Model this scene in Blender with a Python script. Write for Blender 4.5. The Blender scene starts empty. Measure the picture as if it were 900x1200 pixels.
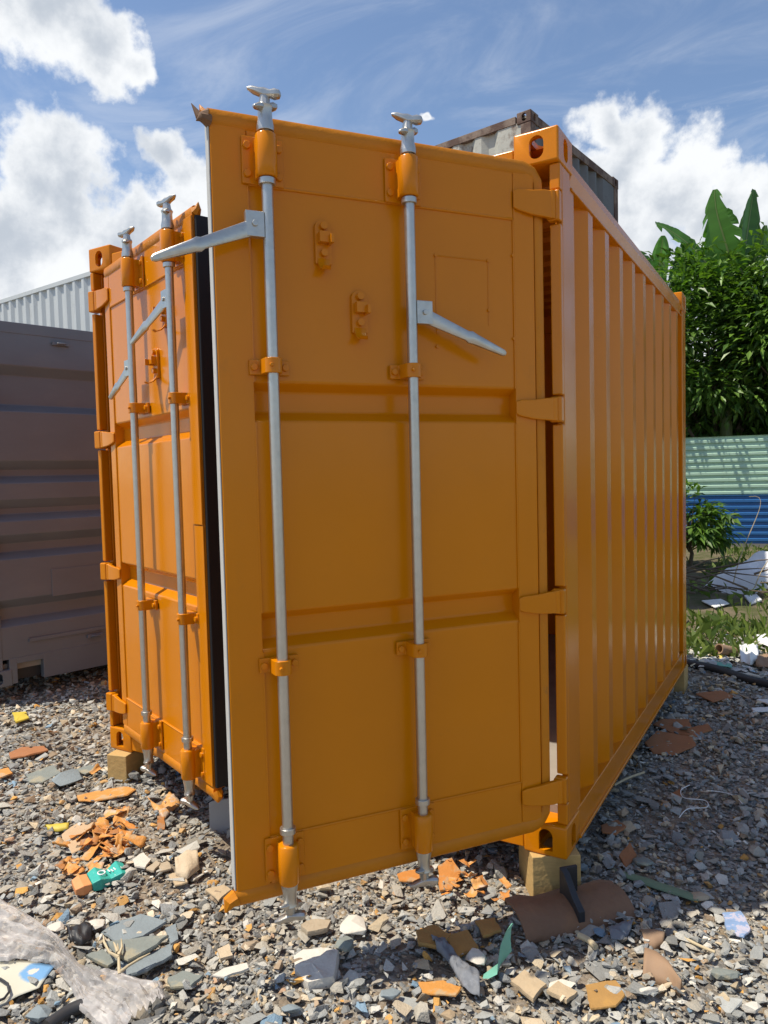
import bpy, bmesh, math, random
import numpy as np
from mathutils import Vector, Matrix, Quaternion

R = math.radians
SC = bpy.context.scene
COL = SC.collection
random.seed(11)
rng = np.random.default_rng(11)

# ------------------------------------------------------------------ camera
CAM = Vector((3.1877, -2.5273, 1.5613))
YAW, PITCH, ROLL, FPX = -0.5288, -0.0512, -0.0247, 855.2
def cam_axes():
    cy, sy, cp, sp = math.cos(YAW), math.sin(YAW), math.cos(PITCH), math.sin(PITCH)
    f = Vector((sy*cp, cy*cp, sp)); r = Vector((cy, -sy, 0)); u = r.cross(f)
    c, s = math.cos(ROLL), math.sin(ROLL)
    return c*r + s*u, -s*r + c*u, f
AX_R, AX_U, AX_F = cam_axes()
cd = bpy.data.cameras.new('camera'); co = bpy.data.objects.new('camera', cd); COL.objects.link(co)
m = Matrix((AX_R, AX_U, -AX_F)).transposed().to_4x4(); m.translation = CAM
co.matrix_world = m
cd.sensor_fit = 'VERTICAL'; cd.sensor_height = 36.0; cd.lens = FPX/1200*36.0
cd.clip_start = 0.05; cd.clip_end = 2000
SC.camera = co

def ray(u, v):
    return (AX_R*((u-450)/FPX) + AX_U*(-(v-600)/FPX) + AX_F).normalized()
def g(u, v, z=0.0):                       # a point on the ground plane
    d = ray(u, v); return CAM + d*((z-CAM.z)/d.z)
def gy(u, v, y):                          # a point in the vertical plane y = const
    d = ray(u, v); return CAM + d*((y-CAM.y)/d.y)

# ------------------------------------------------------------------ light
SC.view_settings.view_transform = 'Standard'; SC.view_settings.look = 'None'
SC.view_settings.exposure = 0.15; SC.view_settings.gamma = 1.0
SUN = Vector((-0.37, -0.31, 1.0)).normalized()
SUN_STRENGTH, SKY_STRENGTH = 5.0, 0.14
sd = bpy.data.lights.new('sun', 'SUN'); so = bpy.data.objects.new('sun', sd); COL.objects.link(so)
sd.energy = SUN_STRENGTH; sd.angle = R(0.5); sd.color = (1.0, 0.92, 0.78)
so.rotation_euler = SUN.to_track_quat('Z', 'Y').to_euler(); so.location = (-6, -5, 20)

class NT:
    """small helper for building node trees"""
    def __init__(s, tree): s.t = tree; s.n = tree.nodes; s.l = tree.links
    def node(s, typ, **kw):
        n = s.n.new(typ)
        for k, v in kw.items(): setattr(n, k, v)
        return n
    def put(s, sock, val):
        if isinstance(val, bpy.types.NodeSocket): s.l.new(val, sock)
        elif val is not None: sock.default_value = val
    def m(s, op, a, b=None, c=None):
        n = s.node('ShaderNodeMath', operation=op)
        for i, x in enumerate((a, b, c)):
            if x is not None: s.put(n.inputs[i], x)
        return n.outputs[0]
    def v(s, op, a, b=None, out=0):
        n = s.node('ShaderNodeVectorMath', operation=op); s.put(n.inputs[0], a)
        if b is not None: s.put(n.inputs['Scale' if op == 'SCALE' else 1], b)
        return n.outputs['Value' if out else 'Vector']
    def ss(s, x, a, b, lo=0.0, hi=1.0):
        n = s.node('ShaderNodeMapRange', interpolation_type='SMOOTHSTEP')
        for i, q in enumerate((x, a, b, lo, hi)): s.put(n.inputs[i], q)
        return n.outputs[0]
    def noise(s, vec, scale, detail=6, rough=0.55, dist=0.0, col=False):
        n = s.node('ShaderNodeTexNoise'); s.put(n.inputs['Vector'], vec)
        n.inputs['Scale'].default_value = scale; n.inputs['Detail'].default_value = detail
        n.inputs['Roughness'].default_value = rough; n.inputs['Distortion'].default_value = dist
        return n.outputs['Color' if col else 'Fac']
    def mix(s, f, a, b, mode='MIX'):
        n = s.node('ShaderNodeMix', data_type='RGBA', blend_type=mode)
        s.put(n.inputs[0], f); s.put(n.inputs[6], a); s.put(n.inputs[7], b)
        return n.outputs[2]
def c4(c): return (c[0], c[1], c[2], 1.0)

def make_world():
    w = bpy.data.worlds.new('World'); SC.world = w; w.use_nodes = True
    T = NT(w.node_tree); T.n.clear()
    sky = T.node('ShaderNodeTexSky', sky_type='NISHITA', sun_disc=False)
    sky.sun_elevation = math.asin(SUN.z); sky.sun_rotation = math.atan2(SUN.x, SUN.y)
    sky.air_density = 1.0; sky.dust_density = 0.6; sky.ozone_density = 2.0
    base = T.v('SCALE', sky.outputs[0], SKY_STRENGTH)
    d = T.node('ShaderNodeTexCoord').outputs['Generated']
    wn = T.noise(d, 5.0, 5, 0.6, col=True)
    dw = T.v('ADD', d, T.v('SCALE', T.v('SUBTRACT', wn, (0.5, 0.5, 0.5)), 0.13))
    # big cumulus, each a handful of puffs
    puffs = [(60,25,72),(118,52,52),(10,5,80),(152,66,26),
             (25,228,66),(95,255,80),(10,300,120),(150,285,85),(60,330,110),(215,190,46),(225,245,66),(188,165,34),
             (728,165,50),(700,150,32),(712,200,45),(740,230,60),(690,240,40),(790,225,78),(852,262,62),(745,285,105),(885,300,75),(680,215,45),(830,330,110),
             (512,150,9)]
    t = None
    for (u, v, r) in puffs:
        c = ray(u, v)
        k = T.m('SUBTRACT', 1.0, T.m('DIVIDE', T.v('DISTANCE', dw, tuple(c), out=1), r/FPX))
        t = k if t is None else T.m('SMOOTH_MAX', t, k, 0.15)
    f1 = T.noise(d, 13.0, 9, 0.60)
    D = T.m('ADD', t, T.m('MULTIPLY', T.m('SUBTRACT', f1, 0.52), 2.0))
    mask = T.ss(D, -0.02, 0.36)
    # the same sort of clouds all round, away from the big ones above
    sep = T.node('ShaderNodeSeparateXYZ'); T.put(sep.inputs[0], d)
    zz = T.m('MAXIMUM', sep.outputs[2], 0.04)
    pl = T.node('ShaderNodeCombineXYZ')
    T.put(pl.inputs[0], T.m('DIVIDE', sep.outputs[0], zz)); T.put(pl.inputs[1], T.m('DIVIDE', sep.outputs[1], zz))
    f2 = T.noise(pl.outputs[0], 1.1, 9, 0.58, 0.3)
    away = T.ss(T.v('DOT_PRODUCT', d, tuple(AX_F), out=1), 0.60, 0.74, 1.0, 0.0)
    up = T.ss(sep.outputs[2], 0.02, 0.12)
    mask2 = T.m('MULTIPLY', T.m('MULTIPLY', T.ss(f2, 0.60, 0.72), away), up)
    # thin high veil
    mp = T.node('ShaderNodeMapping'); T.put(mp.inputs[0], pl.outputs[0])
    mp.inputs['Rotation'].default_value = (0, 0, R(35)); mp.inputs['Scale'].default_value = (1.0, 1.5, 1)
    f3 = T.noise(mp.outputs[0], 1.5, 9, 0.62, 1.2)
    veil = T.m('MULTIPLY', T.ss(f3, 0.40, 0.78), T.m('MULTIPLY', up, 0.30))
    allm = T.m('MAXIMUM', T.m('MAXIMUM', mask, mask2), veil)
    fs = T.noise(T.v('ADD', d, (0.02, 0.014, -0.05)), 9.0, 7, 0.55)
    thick = T.m('ADD', T.m('MULTIPLY', T.m('MAXIMUM', D, 0.0), 0.8), T.m('MULTIPLY', T.m('SUBTRACT', fs, 0.5), 2.4))
    shade = T.ss(thick, 0.10, 0.95)
    ccol = T.mix(shade, (0.88, 0.90, 0.92, 1), (0.50, 0.55, 0.62, 1))
    col = T.mix(allm, base, ccol)
    bg = T.node('ShaderNodeBackground'); T.put(bg.inputs[0], col); bg.inputs[1].default_value = 1.0
    o = T.node('ShaderNodeOutputWorld'); T.l.new(bg.outputs[0], o.inputs[0])
make_world()

# ------------------------------------------------------------------ materials
def mat(name, color, rough=0.6, metal=0.0, var=0.12, vscale=6.0, dirt=None, dscale=3.0, damt=0.5, dlo=0.55, dhi=0.75,
        bump=0.0, bscale=60.0, attr=False, spec=0.5, rvar=0.12, coords='Object', stretch=None):
    mt = bpy.data.materials.new(name); mt.use_nodes = True
    T = NT(mt.node_tree); b = T.n['Principled BSDF']
    tc = T.node('ShaderNodeTexCoord').outputs[coords]
    if stretch:
        mp = T.node('ShaderNodeMapping'); T.put(mp.inputs[0], tc); mp.inputs['Scale'].default_value = stretch; tv = mp.outputs[0]
    else: tv = tc
    if attr:
        a = T.node('ShaderNodeAttribute', attribute_name='Col'); base = a.outputs['Color']
    else: base = c4(color)
    n1 = T.noise(tv, vscale, 6, 0.6)
    k = T.m('MULTIPLY_ADD', T.m('SUBTRACT', n1, 0.5), 2*var, 1.0)
    cmb = T.node('ShaderNodeCombineXYZ')
    for i in range(3): T.put(cmb.inputs[i], k)
    col = T.mix(1.0, base, cmb.outputs[0], 'MULTIPLY')
    if dirt:
        n2 = T.noise(tv, dscale, 9, 0.68)
        col = T.mix(T.m('MULTIPLY', T.ss(n2, dlo, dhi), damt), col, c4(dirt))
    T.put(b.inputs['Base Color'], col)
    n3 = T.noise(tc, vscale*2.3, 5, 0.6)
    T.put(b.inputs['Roughness'], T.m('ADD', rough, T.m('MULTIPLY', T.m('SUBTRACT', n3, 0.5), 2*rvar)))
    b.inputs['Metallic'].default_value = metal
    b.inputs['Specular IOR Level'].default_value = spec
    if bump:
        bn = T.node('ShaderNodeBump'); bn.inputs['Strength'].default_value = bump; bn.inputs['Distance'].default_value = 0.01
        T.put(bn.inputs['Height'], T.noise(tc, bscale, 4, 0.55)); T.l.new(bn.outputs[0], b.inputs['Normal'])
    return mt

ORANGE = (0.60, 0.194, 0.002)
M_OR = mat('orange_paint', ORANGE, 0.20, spec=0.27, var=0.10, vscale=2.2, dirt=(0.30, 0.12, 0.02), dscale=5, damt=0.35, dlo=0.60, dhi=0.80, bump=0.16, bscale=5, rvar=0.12)
M_ORL = mat('orange_paint_on_lip', (0.54, 0.185, 0.006), 0.38, spec=0.25, var=0.14, vscale=9, dirt=(0.16, 0.10, 0.05), dscale=14, damt=0.5, dlo=0.58, dhi=0.75, bump=0.35, bscale=22)
M_TORN = mat('torn_rubber', (0.16, 0.085, 0.045), 0.8, var=0.3, vscale=40)
M_ORIN = mat('inner_paint', (0.30, 0.26, 0.20), 0.6, dirt=(0.1, 0.08, 0.06))
M_GALV = mat('galvanised_steel', (0.52, 0.50, 0.46), 0.36, metal=0.92, var=0.16, vscale=30, dirt=(0.32, 0.33, 0.33), dscale=18, damt=0.6, bump=0.08, bscale=90)
M_RUB = mat('black_rubber', (0.012, 0.012, 0.014), 0.55, spec=0.3)
M_EDGE = mat('bare_edge', (0.46, 0.45, 0.42), 0.6, var=0.15, vscale=12, dirt=(0.30, 0.26, 0.2), dscale=20, damt=0.6)
M_WOOD = mat('raw_timber', (0.48, 0.31, 0.115), 0.75, var=0.25, vscale=10, dirt=(0.20, 0.13, 0.06), dscale=6, damt=0.5, stretch=(1, 1, 9), bump=0.3, bscale=40)
M_PLY = mat('floor_ply', (0.30, 0.27, 0.23), 0.7, var=0.3)
M_GREY = mat('dark_grey_paint', (0.135, 0.142, 0.162), 0.36, var=0.18, vscale=2.0, dirt=(0.17, 0.17, 0.175), dscale=2.5, damt=0.5, dlo=0.5, dhi=0.75, bump=0.12, bscale=5, stretch=(1, 1, 2.5))
M_LIGHT = mat('pale_grey_paint', (0.50, 0.53, 0.54), 0.6, var=0.12, vscale=2, dirt=(0.26, 0.25, 0.23), dscale=3, damt=0.45, stretch=(2, 2, 0.5))
M_OLD = mat('faded_cream_paint', (0.42, 0.42, 0.37), 0.65, var=0.2, vscale=4, dirt=(0.12, 0.06, 0.035), dscale=5, damt=0.9, dlo=0.50, dhi=0.66, bump=0.2)
M_RUSTY = mat('rusted_frame', (0.21, 0.155, 0.12), 0.8, var=0.3, vscale=9, dirt=(0.085, 0.045, 0.032), dscale=4, damt=0.95, dlo=0.40, dhi=0.56, bump=0.3)
M_OLDEND = mat('shaded_end_grey', (0.13, 0.135, 0.14), 0.7, var=0.25, vscale=4, dirt=(0.05, 0.035, 0.03), dscale=4, damt=0.8)  # darker grey for the end faces; their shade is put into the colour
M_RUST = mat('rust_brown_steel', (0.20, 0.105, 0.058), 0.8, var=0.28, vscale=12, dirt=(0.25, 0.12, 0.05), dscale=9, damt=0.6, dlo=0.5, dhi=0.7, bump=0.35, bscale=50)
M_BLACK = mat('black_steel', (0.022, 0.022, 0.025), 0.5, var=0.3, vscale=20, dirt=(0.12, 0.09, 0.07), dscale=20, damt=0.5)
M_PLATE = mat('slate_grey_plate', (0.30, 0.31, 0.325), 0.5, var=0.1)

# ------------------------------------------------------------------ mesh building
class MB:
    def __init__(s): s.v = []; s.f = []
    def add(s, vs, fs):
        o = len(s.v); s.v += [tuple(p) for p in vs]; s.f += [tuple(o+i for i in f) for f in fs]; return s
    def box(s, x0, x1, y0, y1, z0, z1):
        return s.add([(x, y, z) for z in (z0, z1) for y in (y0, y1) for x in (x0, x1)],
                     [(0,2,3,1),(4,5,7,6),(0,1,5,4),(2,6,7,3),(0,4,6,2),(1,3,7,5)])
    def loft(s, rings, closed=True, caps=True):
        n = len(rings[0]); vs = [p for r in rings for p in r]; fs = []
        for k in range(len(rings)-1):
            for i in range(n if closed else n-1):
                j = (i+1) % n; fs.append((k*n+i, k*n+j, (k+1)*n+j, (k+1)*n+i))
        if caps: fs.append(tuple(range(n))[::-1]); fs.append(tuple((len(rings)-1)*n+i for i in range(n)))
        return s.add(vs, fs)
    def tube(s, path, r, n=10, sect=None):
        P = [Vector(p) for p in path]; rr = r if isinstance(r, (list, tuple)) else [r]*len(P); rings = []; up = None
        for i, p in enumerate(P):
            t = (P[min(i+1, len(P)-1)]-P[max(i-1, 0)]).normalized()
            if up is None:
                a = Vector((0, 0, 1)) if abs(t.z) < 0.9 else Vector((1, 0, 0)); up = (a-t*a.dot(t)).normalized()
            else: up = (up-t*up.dot(t)).normalized()
            sd_ = t.cross(up)
            rings.append([p+(sd_*math.cos(q)+up*math.sin(q))*rr[i] for q in (2*math.pi*k/n for k in range(n))])
        return s.loft(rings)
    def prism(s, poly, z0, z1):               # poly: list of (x, y)
        n = len(poly)
        return s.add([(x, y, z0) for x, y in poly]+[(x, y, z1) for x, y in poly],
                     [tuple(range(n))[::-1], tuple(range(n, 2*n))]+[(i, (i+1) % n, n+(i+1) % n, n+i) for i in range(n)])
    def map(s, fn): s.v = [tuple(fn(*p)) for p in s.v]; return s
    def mesh(s, name, material, smooth=35, fix=True):
        me = bpy.data.meshes.new(name); me.from_pydata(s.v, [], s.f); me.update()
        if fix:
            bm = bmesh.new(); bm.from_mesh(me); bmesh.ops.remove_doubles(bm, verts=bm.verts, dist=1e-5)
            bmesh.ops.recalc_face_normals(bm, faces=bm.faces); bm.to_mesh(me); bm.free()
        if material: me.materials.append(material)
        if smooth is not None:
            me.polygons.foreach_set('use_smooth', [True]*len(me.polygons)); me.set_sharp_from_angle(angle=R(smooth))
        return me
    def build(s, name, material, parent=None, bevel=0.0, smooth=35, seg=2):
        o = link(name, s.mesh(name, material, smooth), parent)
        if bevel:
            b = o.modifiers.new('bevel', 'BEVEL'); b.width = bevel; b.segments = seg; b.limit_method = 'ANGLE'; b.angle_limit = R(40); b.harden_normals = True
        return o
def link(name, data, parent=None):
    o = bpy.data.objects.new(name, data); COL.objects.link(o)
    if parent is not None: o.parent = parent
    return o
def tag(o, label, cat, group=None):
    o['label'] = label; o['category'] = cat; o['kind'] = 'thing'
    if group: o['group'] = group
    return o
def empty(name, loc, label=None, cat=None, rz=0.0, group=None):
    o = bpy.data.objects.new(name, None); COL.objects.link(o); o.location = loc; o.rotation_euler = (0, 0, rz); o.empty_display_size = 0.1
    if label: tag(o, label, cat, group)
    return o
def np_mesh(name, verts, tris, material, cols=None, smooth=False):
    me = bpy.data.meshes.new(name)
    me.vertices.add(len(verts)); me.vertices.foreach_set('co', np.asarray(verts, np.float32).ravel())
    k = tris.shape[1]; n = len(tris)
    me.loops.add(n*k); me.loops.foreach_set('vertex_index', np.asarray(tris, np.int32).ravel())
    me.polygons.add(n); me.polygons.foreach_set('loop_start', np.arange(0, n*k, k, dtype=np.int32))
    me.polygons.foreach_set('loop_total', np.full(n, k, np.int32))
    me.polygons.foreach_set('use_smooth', np.full(n, smooth))
    if cols is not None:
        a = me.color_attributes.new('Col', 'FLOAT_COLOR', 'POINT')
        a.data.foreach_set('color', np.c_[cols, np.ones(len(cols))].astype(np.float32).ravel())
    me.update(calc_edges=True); me.materials.append(material)
    return me

# ------------------------------------------------------------------ corner casting (hollow, slotted)
def slot_poly(w, h, n=8, arch=False):
    r = w/2; pts = []
    for k in range(n+1):
        a = math.pi*k/n; pts.append((r*math.cos(a), h/2-r+r*math.sin(a)))
    if arch: pts += [(-r, -h/2), (r, -h/2)]
    else:
        for k in range(n+1):
            a = math.pi+math.pi*k/n; pts.append((r*math.cos(a), -h/2+r+r*math.sin(a)))
    return pts
def casting_mesh(arch=False):
    """front corner at the origin: x 0..0.162, y 0..0.178, z 0..0.118; slots in the faces x=0, y=0 and z=0 side (z=0 is the outer cap)"""
    a = MB().box(0, .162, 0, .178, 0, .118); ob = a.build('casting_src', None, bevel=0.008, seg=3)
    cut = MB()
    sl = slot_poly(.052, .080, arch=arch)
    cut.add([(.078+x, -.05, .060+z) for x, z in sl]+[(.078+x, .05, .060+z) for x, z in sl],
            [tuple(range(len(sl))), tuple(range(len(sl), 2*len(sl)))[::-1]]+[(i, len(sl)+i, len(sl)+(i+1) % len(sl), (i+1) % len(sl)) for i in range(len(sl))])
    c1 = cut.build('cut_a', None, smooth=None)
    cut = MB(); cut.add([(-.05, .089+x, .060+z) for x, z in sl]+[(.05, .089+x, .060+z) for x, z in sl],
            [tuple(range(len(sl))), tuple(range(len(sl), 2*len(sl)))[::-1]]+[(i, len(sl)+i, len(sl)+(i+1) % len(sl), (i+1) % len(sl)) for i in range(len(sl))])
    c2 = cut.build('cut_b', None, smooth=None)
    s3 = slot_poly(.062, .12)
    c3 = MB().prism([(.081+x, .089+y) for x, y in s3], -.05, .05).build('cut_c', None, smooth=None)
    c4_ = MB().box(.016, .146, .016, .162, .022, .104).build('cut_d', None, smooth=None)
    for c in (c4_, c1, c2, c3):
        md = ob.modifiers.new('b', 'BOOLEAN'); md.object = c; md.operation = 'DIFFERENCE'; md.solver = 'EXACT'
    dg = bpy.context.evaluated_depsgraph_get(); me = bpy.data.meshes.new_from_object(ob.evaluated_get(dg))
    for o in (ob, c1, c2, c3, c4_): bpy.data.objects.remove(o)
    me.materials.clear()
    me.polygons.foreach_set('use_smooth', [True]*len(me.polygons)); me.set_sharp_from_angle(angle=R(30))
    return me
CAST, CAST_A = casting_mesh(), casting_mesh(True)
def put_casting(parent, x, y, z, fx, fy, fz, material, arch=False):
    me = (CAST_A if arch else CAST).copy(); me.materials.append(material)
    me.transform(Matrix.Diagonal((fx, fy, fz, 1)))
    if fx*fy*fz < 0: me.flip_normals()
    o = link('corner_casting', me, parent); o.location = (x, y, z); return o

def sgp(v, e): return math.copysign(abs(v)**e, v)
def corrugation(a0, pitch, n, depth, flat=.070, slope=.068, lead=None, tail=None):
    """list of (along, inward)"""
    p = [(lead if lead is not None else a0-.1, 0.0)]
    for k in range(n):
        c = a0+k*pitch      # centre of the outward slope that ends the groove
        p += [(c-.034-flat-slope, 0), (c-.034-flat, depth), (c-.034, depth), (c+.034, 0)]
    p.append((tail if tail is not None else p[-1][0]+.1, 0.0))
    return p
def sheet(profile, z0, z1, place, name, material, parent):
    mb = MB(); n = len(profile)
    mb.add([place(a, d, z0) for a, d in profile]+[place(a, d, z1) for a, d in profile], [(i, i+1, n+i+1, n+i) for i in range(n-1)])
    return mb.build(name, material, parent, smooth=None, bevel=0.006)

# ------------------------------------------------------------------ ground
def gh(x, y):
    x = np.asarray(x); y = np.asarray(y)
    near = np.clip(1.2-np.hypot(x-1, y-1)/14, 0, 1)
    return near*(0.012*np.sin(x*2.1+.6)*np.cos(y*1.7)+0.008*np.sin(x*5.3+y*4.1)+0.005*np.sin(x*11-y*9)+0.004*np.cos(x*17+y*13))-0.006
def make_ground():
    ax = np.r_[-600, -200, -80, -40, -20, -12, -8, np.arange(-5, 6.01, .06), 8, 11, 16, 24, 40, 80, 200, 600]
    ay = np.r_[-600, -200, -60, -25, -12, -7, -4.5, np.arange(-3, 9.01, .06), 10, 11.5, 13, 16, 20, 30, 50, 90, 200, 600]
    X, Y = np.meshgrid(ax, ay); Z = gh(X, Y)
    V = np.c_[X.ravel(), Y.ravel(), Z.ravel()]; nx, ny = len(ax), len(ay)
    i, j = np.meshgrid(np.arange(nx-1), np.arange(ny-1)); b = (j*nx+i).ravel()
    Q = np.c_[b, b+1, b+nx+1, b+nx]
    mt = bpy.data.materials.new('gravelly_soil'); mt.use_nodes = True
    T = NT(mt.node_tree); p = T.n['Principled BSDF']; tc = T.node('ShaderNodeTexCoord').outputs['Object']
    vo = T.node('ShaderNodeTexVoronoi'); T.put(vo.inputs['Vector'], tc); vo.inputs['Scale'].default_value = 75
    vo2 = T.node('ShaderNodeTexVoronoi'); T.put(vo2.inputs['Vector'], tc); vo2.inputs['Scale'].default_value = 28
    sp = T.node('ShaderNodeSeparateColor'); T.put(sp.inputs[0], vo.outputs['Color'])
    grit = T.mix(T.ss(sp.outputs[0], 0.1, 0.95), (0.13, 0.125, 0.115, 1), (0.42, 0.40, 0.36, 1))
    grit = T.mix(T.m('MULTIPLY', T.ss(sp.outputs[1], .78, .8), .7), grit, (0.30, 0.22, 0.13, 1))
    soil = T.mix(T.noise(tc, 30, 6, .7), (0.15, 0.115, 0.083, 1), (0.33, 0.265, 0.195, 1))
    patch = T.ss(T.noise(tc, 1.3, 5, .6), .48, .62)
    col = T.mix(T.m('MULTIPLY', patch, .85), grit, soil)
    sx = T.node('ShaderNodeSeparateXYZ'); T.put(sx.inputs[0], tc)
    far = T.ss(T.m('ADD', sx.outputs[1], T.m('MULTIPLY', T.noise(tc, 1.0, 5, .6), 1.6)), 4.2, 5.4)
    green = T.mix(T.ss(T.noise(tc, 2.2, 7, .7), .38, .62), (0.17, 0.135, 0.09, 1), (0.085, 0.090, 0.035, 1))
    col = T.mix(far, col, green)
    T.put(p.inputs['Base Color'], col); p.inputs['Roughness'].default_value = .95; p.inputs['Specular IOR Level'].default_value = .2
    h = T.m('ADD', T.m('MULTIPLY', vo.outputs['Distance'], -.6), T.m('ADD', T.m('MULTIPLY', vo2.outputs['Distance'], -.8), T.noise(tc, 40, 5, .7)))
    bn = T.node('ShaderNodeBump'); bn.inputs['Strength'].default_value = .9; bn.inputs['Distance'].default_value = .012
    T.put(bn.inputs['Height'], h); T.l.new(bn.outputs[0], p.inputs['Normal'])
    o = link('ground', np_mesh('ground', V, Q, mt, smooth=True)); o['kind'] = 'structure'
make_ground()

# ------------------------------------------------------------------ the orange container
W, L, H, ZB = 2.438, 2.991, 2.591, 0.155
def orange_container():
    root = empty('shipping_container', (0, 0, ZB), 'freshly painted orange short container with its two doors ajar', 'shipping container')
    for fx, x in ((1, 0), (-1, W)):
        for fy, y in ((1, 0), (-1, L)):
            put_casting(root, x, y, H, fx, fy, -1, M_OR)
            put_casting(root, x, y, 0, fx, fy, 1, M_OR, True)
    zh = [(2.270, 2.375), (1.575, 1.665), (.895, .985), (.205, .300)]      # hinge heights
    for sx in (0, 1):
        X = (lambda a: a) if sx == 0 else (lambda a: W-a)
        def bx(mb, a0, a1, *r): mb.box(min(X(a0), X(a1)), max(X(a0), X(a1)), *r)
        mb = MB()
        bx(mb, .003, .030, .050, .150, .118, H-.118)             # outer body of the post
        yf = .002 if sx == 0 else .020
        bx(mb, .130, .160, .125, .165, .119, H-.119)             # inner channel behind the door
        segs = [.119]
        for a, b in sorted(zh): segs += [a-.006, b+.006]
        segs.append(H-.119)
        for k in range(0, len(segs), 2): bx(mb, .002, .028 if sx == 0 else .040, yf, .051, segs[k], segs[k+1])
        mb.build('corner_post', M_OR, root, bevel=.006)
        for a, b in zh:                                          # welded lugs of the hinges
            mb = MB(); bx(mb, .000, .044, yf-.018, .037, a, b); mb.build('hinge_lug', M_OR, root, bevel=.007)
        mb = MB(); bx(mb, .004, .110, L-.150, L-.004, .118, H-.118); mb.build('corner_post', M_OR, root, bevel=.006)
        # rails
        mb = MB(); mb.loft([[(X(q), y, z) for q, z in ((.003, 2.492), (.020, 2.440), (.003, 2.434), (.003, 2.424), (.064, 2.424), (.064, 2.492))] for y in (.178, L-.178)]); bx(mb, .012, .10, .178, L-.178, 2.49, 2.530)
        mb.build('top_rail', M_OR, root, bevel=.005)
        mb = MB(); bx(mb, .006, .050, .150, L-.150, .012, .118); bx(mb, -.004, .060, .178, L-.178, .002, .016)
        mb.build('bottom_rail', M_OR, root, bevel=.004)
        pr = corrugation(.390, .275, 9, .036, lead=.148, tail=2.76)
        pr = pr[:-1]+[(2.69, 0), (2.76, .036), (2.85, .036)]
        sheet(pr, .110, 2.440, lambda a, d, z: (X(.010+d), a, z), 'side_panel', M_OR, root)
    mb = MB().box(.162, W-.162, .006, .11, 2.425, 2.546); mb.build('door_header', M_OR, root, bevel=.008)
    mb = MB().box(.162, W-.162, .004, .10, .010, .130); mb.build('door_sill', M_OR, root, bevel=.006)
    mb = MB().box(.11, W-.11, L-.07, L-.006, 2.44, 2.57); mb.build('rear_top_rail', M_OR, root, bevel=.005)
    mb = MB().box(.11, W-.11, L-.09, L-.006, .012, .14); mb.build('rear_bottom_rail', M_OR, root, bevel=.005)
    pr = corrugation(.39, .275, 7, .04, lead=.11, tail=W-.11)
    sheet(pr, .14, 2.45, lambda a, d, z: (a, L-.02-d, z), 'end_panel', M_OR, root)
    pr = corrugation(.35, .21, 12, .02, flat=.05, slope=.02, lead=.10, tail=L-.07)
    mb = MB(); n = len(pr)
    mb.add([(.06, a, 2.565-d) for a, d in pr]+[(W-.06, a, 2.565-d) for a, d in pr], [(i, i+1, n+i+1, n+i) for i in range(n-1)])
    mb.build('roof_panel', M_OR, root, smooth=None)
    mb = MB().box(.06, W-.06, .105, L-.09, .10, .150); mb.build('floor_deck', M_PLY, root)
    mb = MB()
    for k in range(7): y = .30+k*.38; mb.box(.055, W-.055, y, y+.045, .03, .098)
    mb.build('cross_members', M_OR, root)

    # ---- the doors
    def door(hx, ang, sg, label):
        SW = 1.155 if sg > 0 else 1.128
        """local frame: x = from the hinge to the free edge, o = outward, z = up"""
        ob = None
        def P(s, o, z): return (s, o*sg, z)
        def part(mb, name, material, bevel=0, smooth=35):
            mb.map(P); return mb.build(name, material, ob, bevel=bevel, smooth=smooth)
        fr = MB()
        fr.box(.060 if sg > 0 else .075, .142, -.052, 0, .160, 2.422).box(1.050, SW, -.052, 0, .155, 2.425)
        fr.box(.1425, 1.0495, -.052, -.0008, 2.262, 2.418).box(.1425, 1.0495, -.052, -.0008, .140, .308)
        fr.map(P)
        ob = fr.build('door', M_OR, root, bevel=.004); ob['label'] = label
        ob.location = (hx, 0, 0)
        d = Vector((-math.cos(ang), -math.sin(ang), 0)) if sg > 0 else Vector((math.cos(ang), -math.sin(ang), 0))
        ob.rotation_euler = (0, 0, math.atan2(d.y, d.x))
        # pressed sheet with its two long recesses
        pz = [(.306, -.005)]
        for a, b in ((.886, .998), (1.575, 1.690)):
            pz += [(a, -.005), (a+.028, -.046), (b-.024, -.046), (b, -.005)]
        pz.append((2.264, -.005))
        mb = MB(); n = len(pz); s0, s1 = .140, 1.052
        mb.add([(s0, o, z) for z, o in pz]+[(s1, o, z) for z, o in pz], [(i, i+1, n+i+1, n+i) for i in range(n-1)])
        mb.add([(s0, -.051, .306), (s1, -.051, .306), (s1, -.051, 2.264), (s0, -.051, 2.264)], [(0, 1, 2, 3)])
        part(mb, 'pressed_panel', M_OR, bevel=.007, smooth=None)
        # raised weld beads where sheet meets frame, and the faint patch
        mb = MB()
        for z in (.308, 2.262): mb.tube([(.145, -.003, z), (1.048, -.003, z)], .0045, 6)
        for s in (.142, 1.050):
            for z0, z1 in ((.31, .88), (1.0, 1.57), (1.69, 2.26)): mb.tube([(s, -.003, z0), (s, -.003, z1)], .004, 6)
        if sg > 0:
            for a, b in (((.44, 1.86), (.44, 2.114)), ((.243, 1.90), (.243, 2.114)), ((.44, 2.114), (.243, 2.114))):
                mb.tube([(a[0], -.0045, a[1]), (b[0], -.0045, b[1])], .0022, 5)
            for s, z in ((.44, 1.82), (.44, 2.114), (.243, 2.114), (.243, 1.95), (.146, 2.14), (.146, 1.86)):
                mb.tube([(s, -.006, z), (s, .001, z)], .006, 6)
        part(mb, 'weld_bead', M_OR)
        # seal lip: rounded, painted over, turning round the hinge-side corners
        HS = .037 if sg > 0 else .056
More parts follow.
